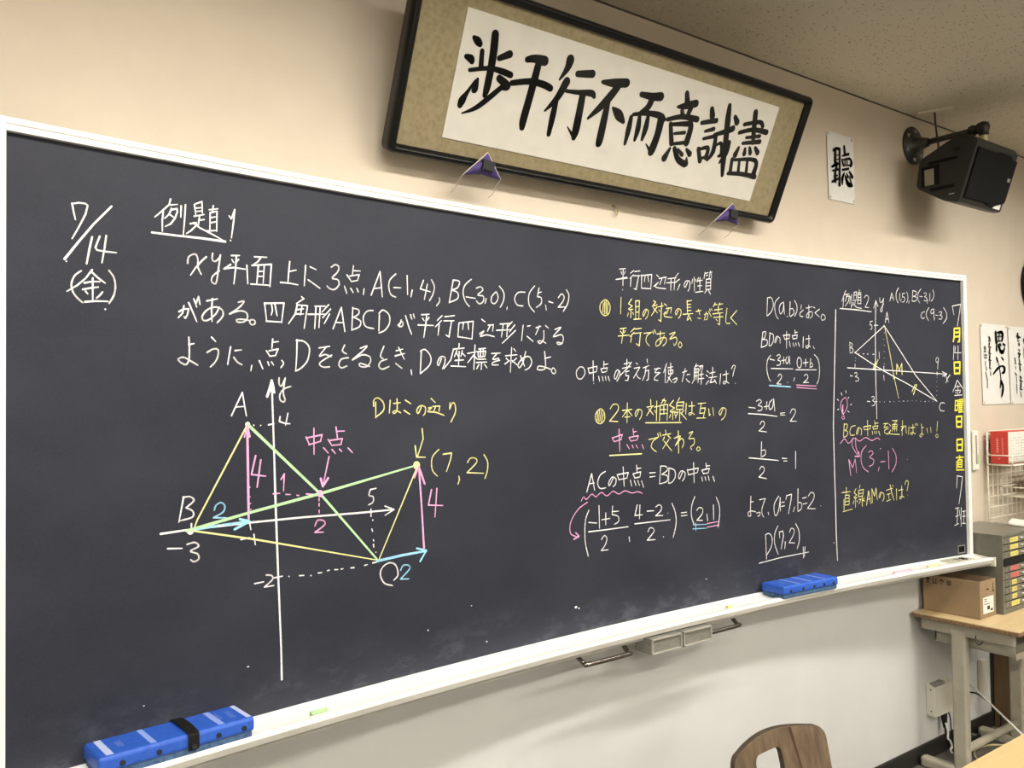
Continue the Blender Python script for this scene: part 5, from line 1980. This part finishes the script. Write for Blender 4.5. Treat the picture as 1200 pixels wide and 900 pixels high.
# ------------------------------------------------------------------ cardboard carton on the desk
bx0, bx1, by0, by1, bz0, bz1 = 3.645, 3.787, 1.684, 1.925, DZ, .829
t = thing('cardboard_carton', 'open brown cardboard carton on the desk at the left of the drawer cabinet', 'carton', ((bx0+bx1)/2, (by0+by1)/2, DZ))
bm = bmesh.new(); th = .004
for q in ((bx0, bx0+th, by0, by1, bz0+.001, bz1), (bx1-th, bx1, by0, by1, bz0+.001, bz1), (bx0+th, bx1-th, by0, by0+th, bz0+.001, bz1), (bx0+th, bx1-th, by1-th, by1, bz0+.001, bz1), (bx0+th, bx1-th, by0+th, by1-th, bz0+.001, bz0+.006)):
    box(bm, *q, bev=.0012)
ca = ob('carton_body', bm, card_m, t)
bm = bmesh.new()
prism(bm, [(bx0+.001, bz1), (bx0+.004, bz1+.001), (bx0+.020, bz1-.058), (bx0+.016, bz1-.059)], 'y', by0+.006, by1-.006)
prism(bm, [(bx1-.004, bz1+.001), (bx1-.001, bz1), (bx1-.016, bz1-.059), (bx1-.020, bz1-.058)], 'y', by0+.006, by1-.006)
ob('folded_flap', bm, card_in_m, t)
lab(ob('address_label', BX(bx0+.025, bx0+.118, by0-.0012, by0+.0002, bz0+.020, bz0+.088), white_m, ca), 'white address label')
bm = bmesh.new()
for x, z, w_, h_ in ((.034, .078, .022, .003), (.034, .070, .022, .003), (.034, .058, .05, .003), (.06, .034, .022, .016), (.09, .026, .018, .010)):
    box(bm, bx0+x, bx0+x+w_, by0-.0016, by0-.001, bz0+z, bz0+z+h_)
ob('label_print', bm, card_ink_m, ca)
bm = bmesh.new(); sfn = lambda y, z: (bx0-.0006, y, z)
def rs(pts, w_=.0035): ribbon(bm, pts, [w_]*len(pts), sfn)
zt = bz1-.012
y = by1-.022; rs([(y, zt-.006), (y, zt-.020)], .004); rs([(y-.006, zt-.006), (y, zt-.004), (y+.006, zt-.006)], .007); rs([(y-.005, zt-.022), (y+.005, zt-.022)], .003)
y -= .030; rs([(y+.006, zt-.003), (y+.006, zt-.019)]); rs([(y-.006, zt-.003), (y-.006, zt-.019)]); rs([(y+.010, zt-.022), (y-.010, zt-.022)], .003)
y -= .030; rs([(y-.009, zt-.010), (y-.005, zt-.005), (y, zt-.003), (y+.005, zt-.005), (y+.009, zt-.010)], .004); rs([(y, zt-.004), (y, zt-.021), (y-.004, zt-.021)], .0025)
y -= .032
for k in range(4): rs([(y-.008, zt-.005-.005*k), (y+.008, zt-.005-.005*k)], .003)
ffn = lambda x, z: (x, by0-.0006, z)
ribbon(bm, [(bx0+.060, bz1-.038), (bx0+.075, bz1-.038)], [.007, .007], ffn)
ribbon(bm, [(bx1-.026, bz1-.018), (bx1-.026, bz1-.046)], [.006, .006], ffn); ribbon(bm, [(bx1-.030, bz1-.05), (bx1-.018, bz1-.05)], [.006, .006], ffn)
lab(ob('carton_print', bm, card_ink_m, ca), 'black handling symbols')

# ------------------------------------------------------------------ steel drawer cabinet on the desk
cx0, cx1, cy0, cy1, cz0, cz1 = 3.803, 4.172, 1.661, 1.925, DZ, 1.010
t = thing('drawer_cabinet', 'grey-green steel cabinet of shallow labelled drawers standing on the worn desk', 'cabinet', ((cx0+cx1)/2, (cy0+cy1)/2, DZ))
bm = bmesh.new()
box(bm, cx0, cx1, cy0+.006, cy1, cz0+.0005, cz1, bev=.002)
box(bm, cx0, cx0+.012, cy0, cy0+.0065, cz0+.0005, cz1, bev=.001); box(bm, cx1-.012, cx1, cy0, cy0+.0065, cz0+.0005, cz1, bev=.001)
box(bm, cx0+.012, cx1-.012, cy0, cy0+.0065, cz1-.012, cz1, bev=.001); box(bm, cx0+.012, cx1-.012, cy0, cy0+.0065, cz0+.0005, cz0+.022, bev=.001)
ob('cabinet_body', bm, cab_m, t)
lab(ob('drawer_gaps', BX(cx0+.012, cx1-.012, cy0+.0045, cy0+.0062, cz0+.022, cz1-.012), gap_m, t), 'dark gaps between the drawers')
pit = (cz1-.012-(cz0+.022))/10
labs = ['y', 'y', 'y', 'k', 'r', 'r', 's', 's', 's', 'y']
for k, kind in enumerate(labs):
    z1 = cz1-.012-k*pit; z0 = z1-pit
    if kind == 'k':
        lab(ob('drawer', BX(cx0+.008, cx1-.008, cy0-.004, cy0+.004, z0+.001, z1-.001, bev=.001), black_m, t), 'black drawer front'); continue
    d = ob('drawer', BX(cx0+.014, cx1-.014, cy0+.0005, cy0+.006, z0+.0015, z1-.003, bev=.001), cab_lt_m, t)
    bm = bmesh.new(); hx0, hx1 = cx0+.022, cx0+.058
    for q in ((hx0, hx1, z1-.0075, z1-.006), (hx0, hx1, z0+.0045, z0+.006), (hx0, hx0+.0015, z0+.0045, z1-.006), (hx1-.0015, hx1, z0+.0045, z1-.006)):
        box(bm, q[0], q[1], cy0-.002, cy0+.001, q[2], q[3])
    ob('label_holder', bm, cab_m, d)
    lx1 = {'y': .150, 'r': .150, 's': .128}[kind]; lx0 = .078 if kind != 's' else .086
    lb = lab(ob('card_label', BX(cx0+lx0, cx0+lx1, cy0-.001, cy0+.001, z0+.0055, z1-.0055), rlab_m if kind == 'r' else ylab_m, d), ('red' if kind == 'r' else 'yellow')+' card label')
    bm = bmesh.new(); zc = (z0+z1)/2
    for j in range(3):
        xx = cx0+lx0+.012+j*(lx1-lx0-.02)/3; ribbon(bm, [(xx, zc+.003), (xx+.005, zc-.002), (xx+.010, zc+.002)], [.0018]*3, lambda x, z: (x, cy0-.0013, z))
    ob('label_writing', bm, grey_txt_m, d)
    px_ = cx0+.19; bm = bmesh.new()
    tube(bm, [(px_-.022, cy0+.001, zc+.004), (px_-.018, cy0-.010, zc+.003), (px_+.018, cy0-.010, zc+.003), (px_+.022, cy0+.001, zc+.004)], .0032, 8)
    ob('drawer_pull', bm, steelpull_m, d)
t = thing('paper_sheaf', 'loose white papers lying on top of the steel drawer cabinet', 'papers', (4.17, 1.72, cz1))
bm = bmesh.new()
for k in range(3):
    N = 6; G = []
    for i in range(N+1):
        G.append([bm.verts.new((4.125+.004*k+.11*j/N, 1.680+.003*k+.09*i/N, cz1+.001+.003*k+.0008*i+.020*math.sin(PI*min(1, j/N*1.2))*(.4+.2*k))) for j in range(N+1)])
    for i in range(N):
        for j in range(N): bm.faces.new((G[i][j], G[i][j+1], G[i+1][j+1], G[i+1][j])).smooth = True
ob('sheets', bm, page_m, t)

# ------------------------------------------------------------------ brown cabinet, wall boxes and cables under the desk
t = thing('low_brown_cabinet', 'low brown wooden cabinet against the wall, right of the worn desk legs', 'cabinet', (4.6, 1.75, 0))
bm = bmesh.new(); box(bm, 4.305, 4.95, 1.50, 1.935, .0, .60, bev=.003)
ob('cabinet_carcass', bm, brown_m, t)
lab(ob('back_edge', BX(4.300, 4.320, 1.936, 1.945, .076, .60), base_m, t), 'black rear edge')
ob('cabinet_door', BX(4.32, 4.62, 1.488, 1.502, .03, .58, bev=.002), brown_m, t)
ob('cabinet_door', BX(4.63, 4.935, 1.488, 1.502, .03, .58, bev=.002), brown_m, t)

t = thing('outlet_box', 'cream surface-mounted outlet box low on the wall behind the desk leg', 'outlet box', (3.78, WY, .194))
bm = bmesh.new(); prism(bm, [(WY-.001, .194), (1.906, .190), (1.906, .318), (WY-.001, .335)], 'x', 3.690, 3.855); bmesh.ops.bevel(bm, geom=bm.edges[:], offset=.0025, segments=2, affect='EDGES')
hb = ob('box_body', bm, boxw_m, t)
for z in (.215, .31): ob('screw', TB([(3.690, 1.925, z), (3.6885, 1.925, z)], .003, 8), gap_m, hb)
bm = bmesh.new(); box(bm, 3.70, 3.79, 1.912, 1.940, .318, .334, bev=.004); ob('vent_grille', bm, grey_txt_m, hb)
t = thing('wall_plate', 'cream wall plate with plugs right of the outlet box, behind the desk', 'outlet', (3.99, WY, .18))
pl = ob('plate', BX(3.93, 4.035, WY-.010, WY-.001, .16, .33, bev=.004), boxw_m, t)
ob('socket', BX(3.955, 4.010, WY-.014, WY-.009, .20, .30, bev=.003), grey_txt_m, pl)
t = thing('cable_raceway', 'short vertical cream raceway on the wall between desk leg and brown cabinet', 'raceway', (4.2, WY, .18))
ob('channel', BX(4.172, 4.226, WY-.018, WY-.001, .18, .345, bev=.003), boxw_m, t)
ob('lid', BX(4.176, 4.222, WY-.021, WY-.017, .182, .343, bev=.001), ivory_m, t)
t = thing('plug_lead', 'black plug and lead hanging below the outlet box to the floor', 'cable', (3.80, 1.92, 0))
ob('plug', TB([(3.795, 1.925, .192), (3.795, 1.924, .175), (3.797, 1.92, .120)], [.016, .015, .008], 10), black_m, t)
ob('lead', TB(cr([(3.797, 1.92, .125), (3.80, 1.915, .07), (3.81, 1.90, .03), (3.825, 1.87, .010), (3.85, 1.84, .006)], 5), .0045, 8), black_m, t)
lab(ob('tie', TB(cr([(3.775, 1.905, .150), (3.782, 1.90, .11), (3.776, 1.898, .085), (3.79, 1.895, .07), (3.798, 1.892, .045), (3.785, 1.892, .035), (3.792, 1.89, .018)], 4), .0045, 6), white_m, t), 'white spiral tie')
ob('second_lead', TB(cr([(3.835, 1.925, .19), (3.845, 1.92, .15), (3.842, 1.915, .10), (3.848, 1.90, .04), (3.852, 1.885, .006)], 4), .003, 8), black_m, t)
t = thing('black_cord', 'black cord looping from the wall plate down to the floor', 'cable', (4.1, 1.90, 0))
ob('plug', BX(3.965, 4.003, 1.905, 1.934, .225, .248, bev=.004), black_m, t)
ob('cord', TB(cr([(4.0, 1.915, .236), (4.05, 1.90, .225), (4.12, 1.885, .18), (4.19, 1.87, .125), (4.215, 1.865, .08), (4.20, 1.865, .02), (4.21, 1.86, .005)], 6), .004, 8), black_m, t)
t = thing('white_cord', 'white cord running from the wall plate down across the floor to the right', 'cable', (4.15, 1.86, 0))
ob('plug', BX(3.962, 4.008, 1.908, 1.934, .266, .286, bev=.004), noisy('grey_plug', (.35, .34, .30), (.4, .39, .34), 40, .5), t)
ob('cord', TB(cr([(4.0, 1.915, .276), (3.99, 1.885, .270), (3.91, 1.752, .226), (3.817, 1.60, .175), (3.75, 1.48, .12), (3.73, 1.38, .05), (3.75, 1.27, .006), (3.80, 1.10, .006)], 6), .0042, 8), white_m, t)
t = thing('floor_cable', 'pale loop of cable lying on the floor under the worn desk', 'cable', (3.9, 1.8, 0))
ob('cord', TB(cr([(3.80, 1.74, .005), (3.86, 1.82, .005), (3.95, 1.86, .005), (4.05, 1.84, .005), (4.12, 1.78, .005)], 6), .0045, 8), noisy('yellowed_cord', (.5, .42, .22), (.56, .48, .27), 60, .6), t)
t = thing('power_strip', 'dark power strip on the floor by the wall under the worn desk', 'power strip', (3.97, 1.90, 0))
ob('strip_body', BX(3.87, 4.085, 1.895, 1.935, 0, .03, bev=.006), black_m, t)
for k in range(4): ob('socket', BX(3.885+k*.05, 3.910+k*.05, 1.903, 1.927, .0295, .0312, bev=.002), grey_txt_m, t)

# ------------------------------------------------------------------ school chair in front of the board
CXc, CYc = 1.672, 1.268
t = thing('school_chair', 'school chair with a worn brown plywood back and handhole below the board', 'chair', (CXc, CYc, 0))
cu = bpy.data.curves.new('tmp', 'CURVE'); cu.dimensions = '2D'; cu.fill_mode = 'BOTH'; cu.extrude = .0055; cu.bevel_depth = .0022; cu.bevel_resolution = 2
def spl(pts):
    s = cu.splines.new('POLY'); s.points.add(len(pts)-1); s.use_cyclic_u = True
    for q, p in zip(s.points, pts): q.co = (p[0], p[1], 0, 1)
HW = .170
outer = []
for a in range(0, 91, 10): q = math.radians(a); outer.append((HW-.030+.030*math.cos(q), .345+.030*math.sin(q)))
for k in range(1, 12): u = k/12; outer.append(((HW-.03)*(1-2*u), .375+.016*math.sin(PI*u)))
for a in range(90, 181, 10): q = math.radians(a); outer.append((-HW+.030+.030*math.cos(q), .345+.030*math.sin(q)))
outer += [(-HW+.004, .20), (-HW+.016, .05), (-HW+.05, .012), (0, 0), (HW-.05, .012), (HW-.016, .05), (HW-.004, .20)]
spl([tuple(q) for q in outer]); spl(rrect(-.078, .028, .285, .354, .021, 5))
tmp = bpy.data.objects.new('tmp', cu); C.objects.link(tmp)
dg = bpy.context.evaluated_depsgraph_get(); me = bpy.data.meshes.new_from_object(tmp.evaluated_get(dg))
bm = bmesh.new(); bm.from_mesh(me); bpy.data.objects.remove(tmp); bpy.data.curves.remove(cu); bpy.data.meshes.remove(me)
for k in range(-8, 9):
    bmesh.ops.bisect_plane(bm, geom=bm.verts[:]+bm.edges[:]+bm.faces[:], plane_co=(k*.02, 0, 0), plane_no=(1, 0, 0), dist=1e-5)
rec = math.radians(13)
bm.faces.ensure_lookup_table()
for f in bm.faces:                                    # rim of the plywood is its own dark edge
    f.material_index = 1 if abs(f.normal.z) < .75 else 0
def bend(x, y, z):
    d = z-.9*x*x                                      # concave towards the sitter
    h = .424+y*math.cos(rec)+d*math.sin(rec); yy = CYc-.075+y*math.sin(rec)-d*math.cos(rec)
    return Vector((CXc+x, yy+.0, h))
for v_ in bm.verts:
    x, y, z = v_.co; d = z+.9*x*x
    v_.co = (CXc+x, CYc-.088+y*math.sin(rec)-d*math.cos(rec), .434+y*math.cos(rec)+d*math.sin(rec)*0+.0)
back = ob('backrest', bm, [wood_m, edge_m], t)
bm = bmesh.new()
def bk(x, y, d): d2 = d+.9*x*x; return (CXc+x, CYc-.088+y*math.sin(rec)-d2*math.cos(rec), .434+y*math.cos(rec))
pts = [(.066, .3865, .010), (.074, .33, .007), (.082, .27, .006), (.090, .20, .004)]
L_ = [bm.verts.new(bk(x-w_/2, y, .0079)) for x, y, w_ in pts]; R_ = [bm.verts.new(bk(x+w_/2, y, .0079)) for x, y, w_ in pts]
for i in range(3): bm.faces.new((L_[i], L_[i+1], R_[i+1], R_[i]))
lab(ob('veneer_split', bm, crack_m, back), 'dark brown split in the veneer')
sy0, sy1 = CYc-.49, CYc-.09
bm = bmesh.new(); N = 10; G = []
for i in range(N+1):
    v_ = i/N; G.append([bm.verts.new((CXc-.19+.38*j/N, sy0+(sy1-sy0)*v_, .425-.018*math.sin(PI*v_)*math.sin(PI*j/N)-(.018*(1-v_*6) if v_ < 1/6 else 0))) for j in range(N+1)])
for i in range(N):
    for j in range(N): bm.faces.new((G[i][j], G[i][j+1], G[i+1][j+1], G[i+1][j])).smooth = True
bmesh.ops.solidify(bm, geom=bm.faces[:], thickness=.011)
ob('seat', bm, wood_m, t)
for s in (-1, 1):
    x = CXc+s*.168
    pts = [(x, CYc+.045, .60), (x, CYc+.012, .50), (x, CYc-.01, .43), (x, CYc-.06, .395), (x, CYc-.25, .390), (x, CYc-.43, .390)]
    ob('seat_frame', TB(cr(pts, 4), .0105, 10), tube_m, t)
    ob('leg', TB(cr([(x, CYc-.44, .388), (x, CYc-.42, .36), (x, CYc-.33, .05), (x, CYc-.34, .012)], 4), .0105, 10), tube_m, t)
    ob('leg', TB(cr([(x, CYc-.06, .393), (x, CYc-.05, .35), (x, CYc-.02, .05), (x, CYc-.015, .012)], 4), .0105, 10), tube_m, t)
    ob('floor_runner', BX(x-.012, x+.012, CYc-.42, CYc+.02, 0, .020, bev=.005), tube_m, t)
ob('stretcher', TB([(CXc-.168, CYc-.2, .385), (CXc+.168, CYc-.2, .385)], .009, 10), tube_m, t)
